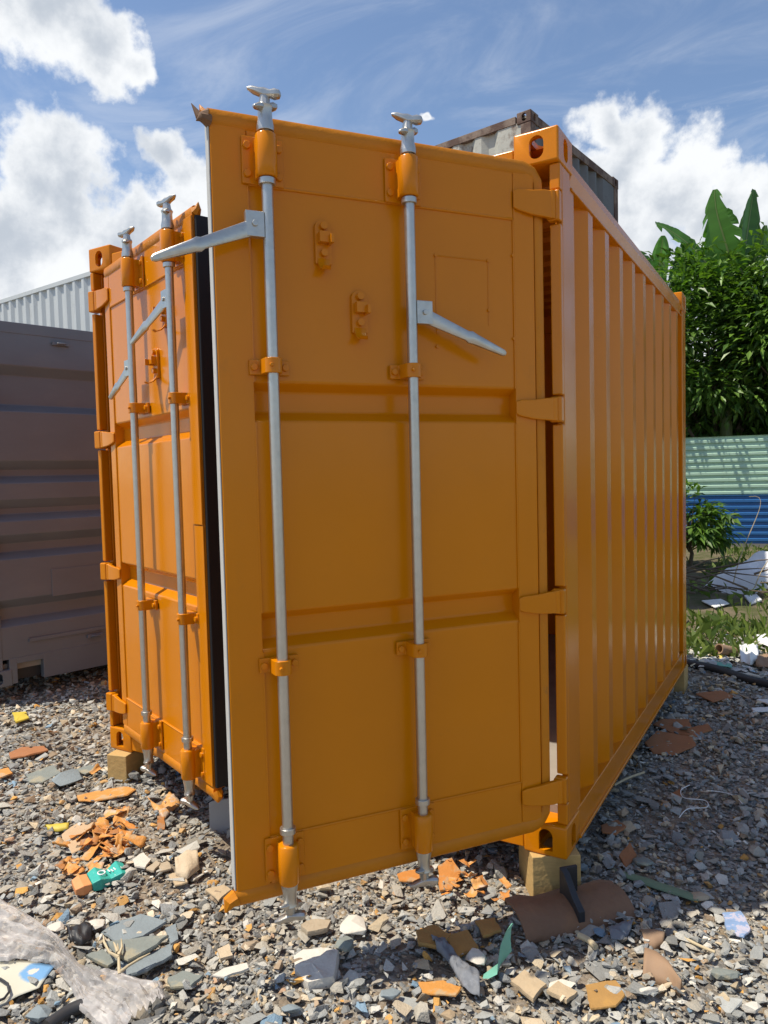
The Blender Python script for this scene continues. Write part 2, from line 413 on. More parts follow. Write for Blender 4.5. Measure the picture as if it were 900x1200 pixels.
        def lip(z, zc, ends):
            path = [(SW+.004, z), (.098, z)]
            for k in range(1, 6):
                a = math.pi/2*k/5; path.append((.098-(.098-HS)*math.sin(a), z+(zc-z)*(1-math.cos(a))))
            return path
        path = lip(2.438, 2.385, 0)+[(HS, .9), (HS, .30)]+lip(.142, .195, 0)[::-1]
        rings = []
        for i, (s, z) in enumerate(path):
            a = path[max(i-1, 0)]; b = path[min(i+1, len(path)-1)]
            t = Vector((b[0]-a[0], 0, b[1]-a[1])).normalized(); nrm = Vector((t.z, 0, -t.x))
            side = abs(t.z); w = .026*(1-.35*side); dep = .0185*(1-.55*side); wob = .0025*math.sin(i*2.7)
            rings.append([Vector((s, -.014+(.003 if sg > 0 else -.012)*side, z))+nrm*(w*(1+.10*side)*sgp(math.cos(q), .62))+Vector((0, (dep+wob)*sgp(math.sin(q), .70), 0)) for q in (2*math.pi*k/12 for k in range(12))])
        mb = MB().loft([[tuple(p) for p in r] for r in rings]); part(mb, 'seal_lip', M_ORL)
        # torn rubber tips of the seal at the free edge
        tips = ([([(1.155, -.012, 2.440), (1.182, -.016, 2.442), (1.200, -.020, 2.475)], [.026, .012, .001]),
                 ([(1.155, -.006, 2.428), (1.180, .004, 2.430), (1.192, .002, 2.418)], [.020, .012, .001]),
                 ([(1.155, -.020, 2.448), (1.170, -.024, 2.462), (1.176, -.026, 2.478)], [.018, .009, .001]),
                 ([(1.155, -.012, .140), (1.178, -.008, .132), (1.190, -.002, .108)], [.026, .022, .004])] if sg > 0 else
                [([(1.130, -.012, 2.440), (1.144, -.016, 2.450), (1.150, -.016, 2.472)], [.024, .014, .001]),
                 ([(1.130, -.012, .140), (1.146, -.010, .125), (1.152, -.004, .112)], [.026, .018, .004])])
        for i, (pt, rr) in enumerate(tips): part(MB().tube(pt, rr, 7), 'torn_seal_end', M_TORN if i < 2 and sg > 0 else M_ORL)
        if sg > 0:
            mb = MB().box(SW+.0005, SW+.005, -.050, -.003, .165, 2.43); part(mb, 'bare_edge_strip', M_EDGE, bevel=.002)
        else:
            mb = MB().box(SW+.0005, SW+.020, -.085, -.004, .165, 2.425).box(SW-.03, SW+.040, -.125, -.084, .16, 2.41)
            part(mb, 'rubber_gasket', M_RUB, bevel=.006)
            mb = MB().box(1.048, SW+.004, .0005, .010, 1.225, 2.425).box(1.048, SW+.003, .0005, .007, .17, 1.222)
            part(mb, 'overlap_strip', M_OR, bevel=.003)
        # hinges: long tapering blades with a knuckle
        for a, b in zh:
            c = (a+b)/2; mb = MB()
            prof = [(-.012, b-.006, a+.006, .018), (.024, b-.006, a+.006, .020), (.075, b-.012, a+.010, .016), (.128, b-.014, a+.020, .013), (.146, b-.020, a+.028, .009)]
            mb.loft([[(s, .001, zb), (s, o, zb), (s, o, zt), (s, .001, zt)] for s, zt, zb, o in prof])
            mb.tube([(-.008, .006, a+.004), (-.008, .006, b-.004)], .017, 12)
            part(mb, 'door_hinge', M_OR, bevel=.005)
        # locking rods
        for i, s in enumerate((.555, 1.005)):
            O = .050; mb = MB()
            mb.tube([(s, O, .15), (s, O, 2.43)], .0165, 16)
            for z in (.345, 2.255): mb.tube([(s, O, z-.009), (s, O, z+.009)], .024, 16)
            for k, zc in ((1, 2.40), (-1, .18)):
                Zf = lambda h: zc+k*h
                mb.tube([(s, O, Zf(-.005)), (s, O, Zf(.010)), (s, O, Zf(.030)), (s, O, Zf(.055)), (s, O, Zf(.066))], [.025, .025, .021, .020, .024], 14)
                for hh, w, tilt, az in ((.066, .040, -.012, .55), (.102, .044, .008, -.35)):      # the two forged cams
                    rings = []; ca, sa = math.cos(az), math.sin(az)
                    for q, wd, th in ((-1.08, .004, .003), (-.98, .014, .010), (-.65, .017, .013), (-.35, .013, .010), (0, .016, .015), (.35, .013, .011), (.75, .014, .009), (1.12, .005, .003)):
                        cs, co_ = s+q*w*ca, O+q*w*sa; cz = hh+q*tilt+(.006*abs(q) if hh > .09 else 0)
                        rings.append([(cs-sa*wd*a, co_+ca*wd*a, Zf(cz+th*b)) for a, b in ((-1, -.5), (-.5, -1), (.5, -1), (1, -.5), (1, .5), (.5, 1), (-.5, 1), (-1, .5))])
                    mb.loft(rings)
                mb.tube([(s, O, Zf(.06)), (s, O, Zf(.11))], [.019, .012], 10)
            part(mb, 'locking_rod', M_GALV, bevel=.002)
            for zt, hw in ((2.328, .062), (.242, .062)):                              # long guides
                mb = MB()
                mb.tube([(s, O, zt-hw), (s, O, zt-hw+.006), (s, O, zt), (s, O, zt+hw-.006), (s, O, zt+hw)], [.027, .031, .032, .031, .027], 14)
                mb.box(s-.026, s+.026, .002, O, zt-hw+.004, zt+hw-.004)
                mb.box(s-.062, s+.062, .0008, .010, zt-hw-.006, zt+hw+.006)
                for a in (-1, 1):
                    for b in (-1, 1): mb.tube([(s+a*.047, .008, zt+b*.040), (s+a*.047, .019, zt+b*.040)], .012, 8)
                part(mb, 'rod_guide', M_OR, bevel=.003)
            for zt in (1.731, .842):                                                 # short clamps
                mb = MB(); hw = .022
                ring = []
                for q in range(9):
                    a = math.pi*q/8; ring.append((s+.027*math.cos(a), O+.024*math.sin(a)))
                prof = [(s+.060, .0012), (s+.060, .011), (s+.030, .011)]+ring+[(s-.030, .011), (s-.060, .011), (s-.060, .0012)]
                mb.add([(x, o, zt-hw) for x, o in prof]+[(x, o, zt+hw) for x, o in prof],
                       [(k, k+1, len(prof)+k+1, len(prof)+k) for k in range(len(prof)-1)]+[tuple(range(len(prof))), tuple(range(len(prof), 2*len(prof)))[::-1]])
                for a in (-1, 1): mb.tube([(s+a*.047, .010, zt), (s+a*.047, .021, zt)], .011, 8)
                mb.tube([(s+.010, O+.020, zt), (s+.010, O+.031, zt)], .006, 8)
                part(mb, 'rod_clamp', M_OR, bevel=.002)
            # lever handles swung out of their catches
            zt = 1.913 if i == 0 else 2.130
            if sg > 0: q = -1 if i == 0 else 1; tip = (.235, .085, 1.790) if i == 0 else (1.338, .095, 1.995)
            else: q = -1; tip = (.335, .080, 1.793) if i == 0 else (.720, .110, 1.985)
            mb = MB(); mb.box(min(s+q*.014, s+q*.068), max(s+q*.014, s+q*.068), O-.010, O+.012, zt-.036, zt+.036)
            mb.tube([(s+q*.042, O+.010, zt), (s+q*.042, O+.018, zt)], .009, 8)
            A = Vector((s+q*.052, O+.004, zt-.012)); B = Vector(tip); t = (B-A).normalized(); up = Vector((0, 0, 1)); up = (up-t*up.dot(t)).normalized(); sd_ = t.cross(up)
            rings = []
            ln = (B-A).length
            for f_, hh, th in ((0, .022, .006), (.5, .016, .006), (.54, .020, .010), (.60, .017, .011), (.97, .010, .009), (1, .005, .005)):
                c = A+t*(ln*f_); rings.append([tuple(c+up*(hh*a)+sd_*(th*b)) for a, b in ((-1, -.6), (-.6, -1), (.6, -1), (1, -.6), (1, .6), (.6, 1), (-.6, 1), (-1, .6))])
            mb.loft(rings); part(mb, 'lever_handle', M_GALV, bevel=.0015)
        # handle catches
        for s, z0 in ((.825, 2.020), (.712, 1.818)):
            mb = MB(); ar = [(s+.026*math.cos(a), z0+.14+.022*math.sin(a)) for a in (math.pi*k/6 for k in range(7))]+[(s-.026, z0+.03), (s+.026, z0+.03)]
            nn = len(ar)
            mb.add([(x, -.004, z) for x, z in ar]+[(x, .007, z) for x, z in ar], [tuple(range(nn)), tuple(range(nn, 2*nn))[::-1]]+[(k, (k+1) % nn, nn+(k+1) % nn, nn+k) for k in range(nn)])
            for z in (z0+.142, z0+.062): mb.tube([(s, .006, z), (s, .020, z)], .012, 8)
            mb.box(s-.018, s+.018, .006, .030, z0+.090, z0+.122).box(s-.022, s-.012, .006, .046, z0+.086, z0+.112)
            tg = [(.004, z0+.045), (.010, z0+.028), (.026, z0+.012), (.046, z0+.004), (.056, z0+.010)]
            mb.loft([[(s-.020+k*.004, o-.003, z), (s+.020, o-.003, z), (s+.020, o+.003, z+.002), (s-.020+k*.004, o+.003, z+.002)] for k, (o, z) in enumerate(tg)])
            part(mb, 'handle_catch', M_OR, bevel=.002)
        return ob
    door(2.400, R(53), 1, 'shaded right-hand door swung half open')
    door(0.070, R(21), -1, 'sunlit left-hand door standing slightly open')
orange_container()

# timber blocks under its corners
def block(x0, x1, y0, y1, label, rz=0.0):
    cx, cy = (x0+x1)/2, (y0+y1)/2
    mb = MB().box(x0-cx, x1-cx, y0-cy, y1-cy, -.03, ZB-.001)
    o = mb.build('timber_block', M_WOOD, None, bevel=.004); o.location = (cx, cy, 0); o.rotation_euler = (0, 0, rz)
    return tag(o, label, 'wood block', 'timber blocks under the orange container')
block(2.245, 2.425, .000, .220, 'squared timber block under the near right corner of the orange container', R(33))
block(.035, .150, -.060, .130, 'small squared timber block under the near left corner, below the sunlit door', R(14))
block(2.270, 2.440, L-.150, L+.02, 'shaded timber block under the far right corner of the orange container')
block(.02, .19, L-.15, L+.02, 'timber block hidden under the far left corner of the orange container')

# ------------------------------------------------------------------ other containers
def container(loc, rz, LL, HH, m_panel, m_frame, label, end='corr', base=0.0, name='shipping_container', pitch=.280, m_end=None):
    """local: x 0..LL along the side, y 0..W, side panel y=0, end panel x=LL"""
    root = empty(name, (loc[0], loc[1], base), label, 'shipping container', rz)
    for fx, x in ((1, 0), (-1, LL)):
        for fy, y in ((1, 0), (-1, W)):
            put_casting(root, x, y, HH, fx, fy, -1, m_frame); put_casting(root, x, y, 0, fx, fy, 1, m_frame)
            mb = MB().box(min(x+fx*.004, x+fx*.12), max(x+fx*.004, x+fx*.12), min(y+fy*.004, y+fy*.12), max(y+fy*.004, y+fy*.12), .118, HH-.118)
            mb.build('corner_post', m_frame, root, bevel=.006)
    for fy, y in ((1, 0), (-1, W)):
        a, b = sorted((y+fy*.006, y+fy*.064))
        MB().box(.178, LL-.178, a, b, HH-.100, HH-.022).build('top_rail', m_frame, root, bevel=.004)
        MB().box(.178, LL-.178, a, b, .012, .150).build('bottom_rail', m_frame, root, bevel=.004)
        n = int((LL-.7)/pitch)
        pr = corrugation(LL-.42-(n-1)*pitch, pitch, n, .042, lead=.12, tail=LL-.12)
        sheet(pr, .149, HH-.095, lambda q, d, z: (q, y+fy*(.014+d), z), 'side_panel', m_panel, root)
    for fx, x in ((1, 0), (-1, LL)):
        a, b = sorted((x+fx*.006, x+fx*.070))
        if end == 'ribbed' and x > 0: continue
        MB().box(a, b, .162, W-.162, HH-.110, HH-.014).build('end_rail', m_frame, root, bevel=.004)
        MB().box(a, b, .162, W-.162, .010, .150).build('end_rail', m_frame, root, bevel=.004)
        pr = corrugation(.42, .25, 7, .045, lead=.12, tail=W-.12)
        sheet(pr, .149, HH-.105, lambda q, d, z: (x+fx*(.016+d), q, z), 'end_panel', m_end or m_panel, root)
    MB().box(.06, LL-.06, .06, W-.06, HH-.045, HH-.030).build('roof_panel', m_panel, root)
    MB().box(.06, LL-.06, .06, W-.06, .10, .15).build('floor_deck', M_PLY, root)
    return root

# dark grey container on the left: its near face has long level ribs
th = R(-15); xd = Vector((math.cos(th), math.sin(th))); yd = Vector((-math.sin(th), math.cos(th)))
LG = 6.058; corner = Vector((-1.755, .385)); org = corner-xd*LG
gc = container(org, th, LG, 2.591, M_GREY, M_GREY, 'dull dark grey container with level ribs, left of the orange one', end='ribbed', base=.125)
MB().box(LG-.075, LG-.006, .162, W-.162, 2.50, 2.578).build('end_rail', M_GREY, gc, bevel=.004)
mb = MB()
for a, b in ((.162, .215), (.395, W-.162)): mb.box(LG-.075, LG-.006, a, b, .010, .195)
mb.box(LG-.075, LG-.006, .214, .396, .150, .194)
mb.build('end_rail', M_GREY, gc, bevel=.003)
MB().box(LG-.30, LG-.080, .205, .400, .02, .15).build('fork_pocket', M_BLACK, gc)
pz = [(.190, .010), (.30, .010)]
for a, b, dp in ((.42, .56, .034), (.90, 1.02, .034), (1.17, 1.27, .030), (1.44, 1.545, .034), (1.95, 2.22, .036)):
    pz += [(a, .010), (a+.05, .010+dp*1.8), (b-.01, .010+dp*1.8), (b+.055, .010)]
pz.append((2.505, .010))
mb = MB(); n = len(pz)
mb.add([(LG-d, .118, z) for z, d in pz]+[(LG-d, W-.118, z) for z, d in pz], [(i, i+1, n+i+1, n+i) for i in range(n-1)])
mb.build('end_panel', M_GREY, gc, smooth=None, bevel=.006)
mb = MB()                                                       # the welded repair patch and two lashing rings
mb.box(LG-.012, LG-.004, .48, .92, .60, .80).box(LG-.008, LG+.003, .30, W-.2, .292, .318)
mb.build('repair_patch', M_GREY, gc, bevel=.002)
for y, z in ((.62, 2.455), (.78, .26)):
    mb = MB().box(LG-.006, LG+.012, y-.06, y+.06, z-.012, z+.012)
    mb.tube([(LG+.018+.014*math.cos(a), y+.030*math.sin(a), z) for a in (math.pi*(k/8-.5) for k in range(9))], .007, 7)
    mb.build('lashing_ring', M_GREY, gc, bevel=.002)

# stacks behind
th = R(-8); xd = Vector((math.cos(th), math.sin(th))); LO = 6.058
org = Vector((.714, 4.869))-xd*LO
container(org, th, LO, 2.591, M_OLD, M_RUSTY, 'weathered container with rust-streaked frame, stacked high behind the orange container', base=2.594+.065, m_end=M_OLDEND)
container(org, th, LO, 2.591, M_OLD, M_RUSTY, 'lower weathered container, hidden behind the orange container under the rusty one')
th = R(-5.6); xd = Vector((math.cos(th), math.sin(th)))
org = Vector((-6.0, 5.79))-xd*LO
container(org, th, LO, 2.591, M_LIGHT, M_LIGHT, 'pale grey ribbed container stacked above the dark grey one at left', base=2.594, pitch=.275)
container(org, th, LO, 2.591, M_LIGHT, M_LIGHT, 'lower pale grey container, behind the dark grey container')

# ------------------------------------------------------------------ fence of ribbed sheets
M_FG = mat('pale_green_sheet', (0.42, 0.60, 0.47), 0.45, var=0.12, vscale=2, dirt=(0.20, 0.22, 0.17), dscale=3, damt=0.5, stretch=(1, 1, 4))
M_FB = mat('blue_sheet', (0.025, 0.125, 0.34), 0.42, var=0.12, vscale=2, dirt=(0.10, 0.16, 0.24), dscale=4, damt=0.5, stretch=(1, 1, 4))
M_GREYW = mat('fence_post', (0.20, 0.19, 0.17), 0.7)
def fence():
    A = Vector((-2.0, 12.40, 0)); dr = Vector((1.44, .25, 0)).normalized()
    root = empty('sheet_fence', A, 'ribbed metal sheet fence, pale green above and blue below', 'fence', math.atan2(dr.y, dr.x))
    def wave(z0, z1, y):
        pz = []; z = z0; p = .125
        while z < z1-.01:
            pz += [(z, 0), (z+.035, 0), (z+.052, .030), (z+.095, .030), (z+.112, 0)]; z += p
        return [(min(q, z1), d+y) for q, d in pz]+[(z1, y)]
    for k in range(5):
        x0 = k*1.9; x1 = x0+1.93
        for nm, z0, z1, y, mm in (('blue_sheet', .06, 1.00, 0, M_FB), ('green_sheet', .97, 2.14, -.036, M_FG)):
            pz = wave(z0, z1, y-.006*(k % 2)); n = len(pz); mb = MB()
            mb.add([(x0, -d, z) for z, d in pz]+[(x1, -d, z) for z, d in pz], [(i, i+1, n+i+1, n+i) for i in range(n-1)])
            mb.build(nm, mm, root, smooth=None)
    for k in range(6): MB().box(k*1.9-.03, k*1.9+.03, .06, .12, -.1, 2.10).build('fence_post', M_GREYW, root)
    MB().box(0, 9.5, -.04, .10, -.05, .058).build('base_board', M_GREYW, root)
fence()

# ------------------------------------------------------------------ foliage
def leaf_mat(name, rough=.42):
    mt = bpy.data.materials.new(name); mt.use_nodes = True; T = NT(mt.node_tree); b = T.n['Principled BSDF']
    a = T.node('ShaderNodeAttribute', attribute_name='Col').outputs['Color']
    T.put(b.inputs['Base Color'], a); b.inputs['Roughness'].default_value = rough; b.inputs['Specular IOR Level'].default_value = .45
    tr = T.node('ShaderNodeBsdfTranslucent'); T.put(tr.inputs[0], T.mix(1.0, a, (1.3, 1.5, .5, 1), 'MULTIPLY'))
    mx = T.node('ShaderNodeMixShader'); mx.inputs[0].default_value = .28
    T.l.new(b.outputs[0], mx.inputs[1]); T.l.new(tr.outputs[0], mx.inputs[2]); T.l.new(mx.outputs[0], T.n['Material Output'].inputs[0])
    return mt
M_LEAF = leaf_mat('leaf'); M_BLADE = leaf_mat('grass_blade', .6)
M_BARK = mat('bark', (0.16, 0.12, 0.085), .9, var=.3, vscale=12, bump=.4)
def unit(a): return a/np.maximum(np.linalg.norm(a, axis=1, keepdims=True), 1e-9)
def leaves(centers, axes, length, width, cols, droop=.25):
    """folded, slightly curved leaves: 6 verts, 4 tris each"""
    n = len(centers); ax = unit(axes)
    up = np.tile([0, 0, 1.0], (n, 1))+rng.normal(0, .35, (n, 3)); side = unit(np.cross(ax, up)); nor = np.cross(side, ax)
    Ln = length*rng.uniform(.7, 1.25, (n, 1)); Wd = width*rng.uniform(.75, 1.2, (n, 1))
    b = centers; mid = b+ax*Ln*.5-nor*Wd*.12; tip = b+ax*Ln+np.array([0, 0, -1.0])*Ln*droop
    l = mid+side*Wd*.5+nor*Wd*.22; r = mid-side*Wd*.5+nor*Wd*.22
    V = np.stack([b, l, mid, r, tip], 1).reshape(-1, 3)
    k = (np.arange(n)*5)[:, None]
    T = np.concatenate([k+np.array([[0, 2, 1]]), k+np.array([[0, 3, 2]]), k+np.array([[1, 2, 4]]), k+np.array([[2, 3, 4]])], 1).reshape(-1, 3)
    return V, T, np.repeat(cols, 5, 0)
def leaf_cols(n, a=(.026, .070, .013), b=(.15, .26, .035)):
    t = rng.beta(1.6, 2.2, (n, 1)); c = np.array(a)*(1-t)+np.array(b)*t
    return c*rng.uniform(.8, 1.2, (n, 1))
def tree(x, y, ctr_z, rad, nclump, nleaf, label, ll=.24, lw=.075, trunk_r=.16, seed=1, name='broadleaf_tree', cat='tree'):
    global rng
    rng = np.random.default_rng(seed)
    root = empty(name, (x, y, 0), label, cat)
    # clump centres: uneven shell with some inside
    d = unit(rng.normal(0, 1, (nclump, 3))); rr = rng.uniform(.35, 1.0, (nclump, 1))**.55
    lob = 1+.18*np.sin(d[:, :1]*5+seed)+.15*np.cos(d[:, 1:2]*6+d[:, 2:]*4)
    C = d*rr*lob*np.array(rad)+np.array([0, 0, ctr_z]); C = C[C[:, 2] > .35]
    if name == 'broadleaf_tree': C[:, 1] += np.maximum(0, ctr_z+rad[2]*.35-C[:, 2])*.55
    nc = len(C); idx = rng.integers(0, nc, nleaf)
    off = rng.normal(0, 1, (nleaf, 3))*np.array([.26, .26, .17])*(min(rad)/2.0)
    out = unit(C[idx]-np.array([0, 0, ctr_z])+1e-3)
    axs = off/.25*.9+out*.5+rng.normal(0, .6, (nleaf, 3))*np.array([1, 1, .5])+np.array([0, 0, -.25])
    tone = rng.uniform(.75, 1.3, (nc, 1))[idx]
    V, T, K = leaves(C[idx]+off, axs, ll, lw, leaf_cols(nleaf)*tone, .22)
    link('crown', np_mesh('crown', V, T, M_LEAF, K), root)
    mb = MB(); top = ctr_z+rad[2]*.3
    mb.tube([(0, 0, -.1), (.04, .03, ctr_z*.3), (-.03, .06, ctr_z*.65), (.02, .0, top)], [trunk_r*1.25, trunk_r, trunk_r*.8, trunk_r*.3], 9)
    for k in range(0, nc, max(1, nc//26)):
        p = Vector(C[k]); s = Vector((0, .02, ctr_z*(.35+.35*((k*7) % 10)/10)))
        mb.tube([s, s.lerp(p, .5)+Vector((0, 0, .12*rad[2]*.5)), p], [trunk_r*.38, trunk_r*.22, trunk_r*.07], 6)
    mb.build('trunk', M_BARK, root)
    return root
tree(1.45, 15.2, 3.75, (2.5, 2.4, 2.2), 260, 25000, 'dense glossy leafed tree behind the fence, next to the orange container', seed=3, ll=.235, lw=.085)
tree(3.75, 15.3, 3.9, (2.6, 2.5, 2.3), 250, 21000, 'leafy tree behind the fence, the rightmost one in view', seed=5, ll=.235, lw=.085)
tree(-1.6, 16.0, 3.3, (2.4, 2.0, 2.2), 150, 8000, 'low leafy tree behind the fence, mostly hidden by the orange container', seed=9)
tree(2.6, 17.6, 2.5, (4.2, 1.2, 2.4), 160, 9000, 'dark shrubby tree at the back, seen through the crowns over the fence', seed=12, ll=.28, lw=.10)
tree(1.55, 9.75, .66, (.66, .5, .60), 60, 1100, 'young bushy shrub in front of the blue sheets', ll=.19, lw=.07, trunk_r=.03, seed=21, name='shrub', cat='shrub')
rng = np.random.default_rng(33)

# banana plants rising above the trees
M_BAN = leaf_mat('banana_leaf', .38)
def banana_leaf(parent, pts, width, facing, tears, seed, tone=1.0, fold=.35):
    rnd = random.Random(seed); P = [Vector(p) for p in pts]
    def bez(t):
        q = [p.copy() for p in P]
        while len(q) > 1: q = [q[i].lerp(q[i+1], t) for i in range(len(q)-1)]
        return q[0]
    N = 26; V = []; F = []; K = []
    def col(): 
        f = rnd.uniform(.85, 1.15)*tone; return (.075*f, .185*f, .030*f)
    fv = Vector(facing).normalized(); rows = []
    for i in range(N+1):
        t = i/N; p = bez(t); tg = (bez(min(1, t+.02))-bez(max(0, t-.02))).normalized()
        side = tg.cross(fv).normalized(); nor = side.cross(tg)
        w = width*.5*max(.05, (math.sin(math.pi*min(1, t*.93+.05)))**.55)
        rows.append((p, side, nor, w, tg))
    for sgn in (-1, 1):
        i = 0
        while i < N:
            ln = rnd.randint(2, 5) if rnd.random() < tears else rnd.randint(6, 12); j = min(N, i+ln)
            sag = rnd.uniform(-.05, .35)*(1 if tears > .3 else .3); back = rnd.uniform(-.15, .75)*tears; shr = 1-rnd.uniform(0, .45)*tears; twist = rnd.uniform(-.8, .8)*tears; b = len(V)
            for k in range(i, j+1):
                p, sd_, nor, w, tg = rows[k]
                ww = w*(rnd.uniform(.86, 1.04) if tears > .3 else 1); e = (k-i)/max(1, j-i)
                pin = .10*(1 if (k in (i, j)) and tears > .3 else 0)
                V.append(p); V.append(p+sd_*sgn*ww*.55+nor*ww*fold*.4); V.append(p+sd_*sgn*ww*(1-pin)*shr+nor*ww*(fold*.35+twist*(e-.5))+tg*(-back*ww)+Vector((0, 0, -sag*w*(1+e))))
                c = col(); K += [c, c, c]
            for k in range(j-i):
                o = b+k*3; F += [(o, o+1, o+4, o+3), (o+1, o+2, o+5, o+4)]
            i = j
    # pale midrib
    for k in range(N):
        p, sd_, nor, w, tg = rows[k]; p2, s2, n2, w2, _ = rows[k+1]; r1 = .022*(1-k/N)+.005; r2 = .022*(1-(k+1)/N)+.005; b = len(V)
        V += [p-sd_*r1+nor*.012, p+sd_*r1+nor*.012, p2+s2*r2+n2*.012, p2-s2*r2+n2*.012]; F.append((b, b+1, b+2, b+3)); K += [(.20, .26, .09)]*4
        b = len(V); V += [p-sd_*r1-nor*.012, p+sd_*r1-nor*.012, p2+s2*r2-n2*.012, p2-s2*r2-n2*.012]; F.append((b, b+1, b+2, b+3)); K += [(.20, .26, .09)]*4
    o = link('banana_leaf', np_mesh('banana_leaf', np.array([tuple(v) for v in V]), np.array(F), M_BAN, np.array(K), smooth=False), parent)
    o.location = -parent.location
    return o
def banana(base, label, specs):
    root = empty('banana_plant', base, label, 'banana plant')
    hd = max(s[0][0].z for s in specs)
    mb = MB().tube([(0, 0, -.1), (.03, .02, 2), (0, 0, hd-base[2]-.1)], [.15, .13, .07], 10); mb.build('stem', mat('banana_stem', (.16, .19, .07), .6, var=.3), root)
    for i, (pts, w, fc, tr, tone) in enumerate(specs): banana_leaf(root, pts, w, fc, tr, 40+i, tone)
Y1 = 14.6
banana((1.62, Y1, 0), 'banana plant with two tall upright torn leaves above the trees', [
    ([gy(858, 335, Y1), gy(860, 290, Y1-.2), gy(836, 262, Y1-.3), gy(838, 222, Y1-.4)], .84, (-.3, -1, .15), .62, 1.1),
    ([gy(868, 335, Y1), gy(872, 290, Y1+.1), gy(878, 255, Y1+.2), gy(883, 222, Y1+.3)], .78, (.80, -.6, .1), .80, .70),
    ([gy(868, 340, Y1), gy(885, 305, Y1), gy(893, 288, Y1-.1), gy(897, 264, Y1-.1)], .5, (.3, -1, .2), .7, .75),
    ([gy(860, 340, Y1), gy(885, 310, Y1+.3), gy(925, 295, Y1+.5), gy(950, 320, Y1+.6)], .4, (0, -.6, 1), .7, .8)])
Y2 = 14.9
banana((.75, Y2, 0), 'banana plant with one arching leaf over the trees, left of the tall upright ones', [
    ([gy(842, 330, Y2), gy(815, 285, Y2-.3), gy(785, 270, Y2-.6), gy(768, 262, Y2-.9)], .66, (.35, -.8, .8), .45, 1.0),
    ([gy(770, 345, Y2-.4), gy(771, 315, Y2-.5), gy(776, 295, Y2-.6), gy(777, 276, Y2-.7)], .42, (-.2, -1, .1), .05, 1.6),
    ([gy(800, 345, Y2), gy(795, 320, Y2-.3), gy(805, 295, Y2-.3), gy(812, 280, Y2-.3)], .66, (.6, -1, .3), .45, 1.15),
    ([gy(830, 345, Y2), gy(815, 305, Y2-.2), gy(800, 305, Y2-.5), gy(785, 330, Y2-.8)], .5, (.1, -.7, .8), .7, .95),
    ([gy(765, 350, Y2+.5), gy(757, 320, Y2+.5), gy(752, 300, Y2+.4), gy(742, 296, Y2+.3)], .5, (.2, -1, .5), .3, .6)])

# grass
def grass():
    n = 15000
    x = rng.uniform(1.9, 5.2, n); y = rng.uniform(3.85, 12.6, n)
    dens = np.where(y < 5.3, .9, np.where(y < 7, .10, .22))*(np.sin(x*3.1+y*1.7)*np.cos(y*2.3-x)+.75 > rng.uniform(0, 1.3, n)); keep = rng.uniform(0, 1, n) < dens
    x, y = x[keep], y[keep]; n = len(x)
    b = np.c_[x, y, gh(x, y)]
    ax = np.c_[rng.normal(0, .30, (n, 2)), np.ones(n)]; h = rng.uniform(.05, .22, (n, 1)); ax = unit(ax)
    side = unit(np.c_[rng.normal(0, 1, (n, 2)), np.zeros(n)])*rng.uniform(.0030, .0055, (n, 1))
    lean = np.c_[rng.normal(0, .05, (n, 2)), -rng.uniform(0, .04, n)]
    V = np.stack([b-side, b+side, b+ax*h*.6+side*.7, b+ax*h+lean], 1).reshape(-1, 3); k = (np.arange(n)*4)[:, None]
    T = np.concatenate([k+np.array([[0, 1, 2]]), k+np.array([[0, 2, 3]])], 1).reshape(-1, 3)
    K = np.repeat(leaf_cols(n, (.07, .12, .02), (.20, .26, .06)), 4, 0)
    o = link('grass', np_mesh('grass', V, T, M_BLADE, K)); o['kind'] = 'stuff'; o['label'] = 'patchy green grass beyond the black pipe'; o['category'] = 'grass'
grass()

# ------------------------------------------------------------------ crushed stone
M_STONE = mat('crushed_stone', (.2, .2, .2), .9, var=.22, vscale=45, attr=True, bump=.5, bscale=160, spec=.2, dirt=(.37, .315, .235), dscale=1.7, damt=.42, dlo=.46, dhi=.70)
def hull(npts, flat, seed):
    r = np.random.default_rng(seed); bm = bmesh.new()
    p = r.normal(0, 1, (npts, 3)); p /= np.linalg.norm(p, axis=1, keepdims=True); p *= r.uniform(.7, 1.1, (npts, 1))*np.array([1, r.uniform(.6, .95), flat])
    for q in p: bm.verts.new(q)
    res = bmesh.ops.convex_hull(bm, input=bm.verts[:])
    bmesh.ops.delete(bm, geom=[v for v in bm.verts if not v.link_faces], context='VERTS')
    bmesh.ops.triangulate(bm, faces=bm.faces[:]); bm.verts.index_update()
    V = np.array([tuple(v.co) for v in bm.verts]); F = np.array([[v.index for v in f.verts] for f in bm.faces]); bm.free(); return V, F
def scatter(n, dmin, dmax, margin=380):
    out = []
    while sum(map(len, out)) < n:
        u = rng.uniform(-margin, 900+margin, n*2)
        # uniform over area: pick distance with density ~ d, thinned with distance
        dd = dmin+(dmax-dmin)*rng.uniform(0, 1, n*2)**1.15
        ang = np.arctan((u-450)/FPX); dx = np.sin(ang); dy = np.cos(ang)
        fr = np.array([AX_R.x, AX_R.y]); ff = np.array([AX_F.x, AX_F.y])
        p = np.array([CAM.x, CAM.y])+dd[:, None]*(dx[:, None]*fr+dy[:, None]*ff)
        out.append(p[:n*2])
    return np.concatenate(out)[:n]
STONE_PAL = np.array([(.31,.315,.30),(.25,.255,.25),(.38,.375,.345),(.19,.19,.18),(.46,.44,.39),(.35,.32,.265),
                      (.48,.39,.265),(.56,.47,.345),(.66,.62,.54),(.33,.245,.165),(.52,.28,.08),(.19,.28,.36),(.42,.27,.17)])
STONE_W = np.array([.19,.13,.15,.09,.10,.14,.075,.035,.022,.045,.026,.014,.012]); STONE_W = STONE_W/STONE_W.sum()
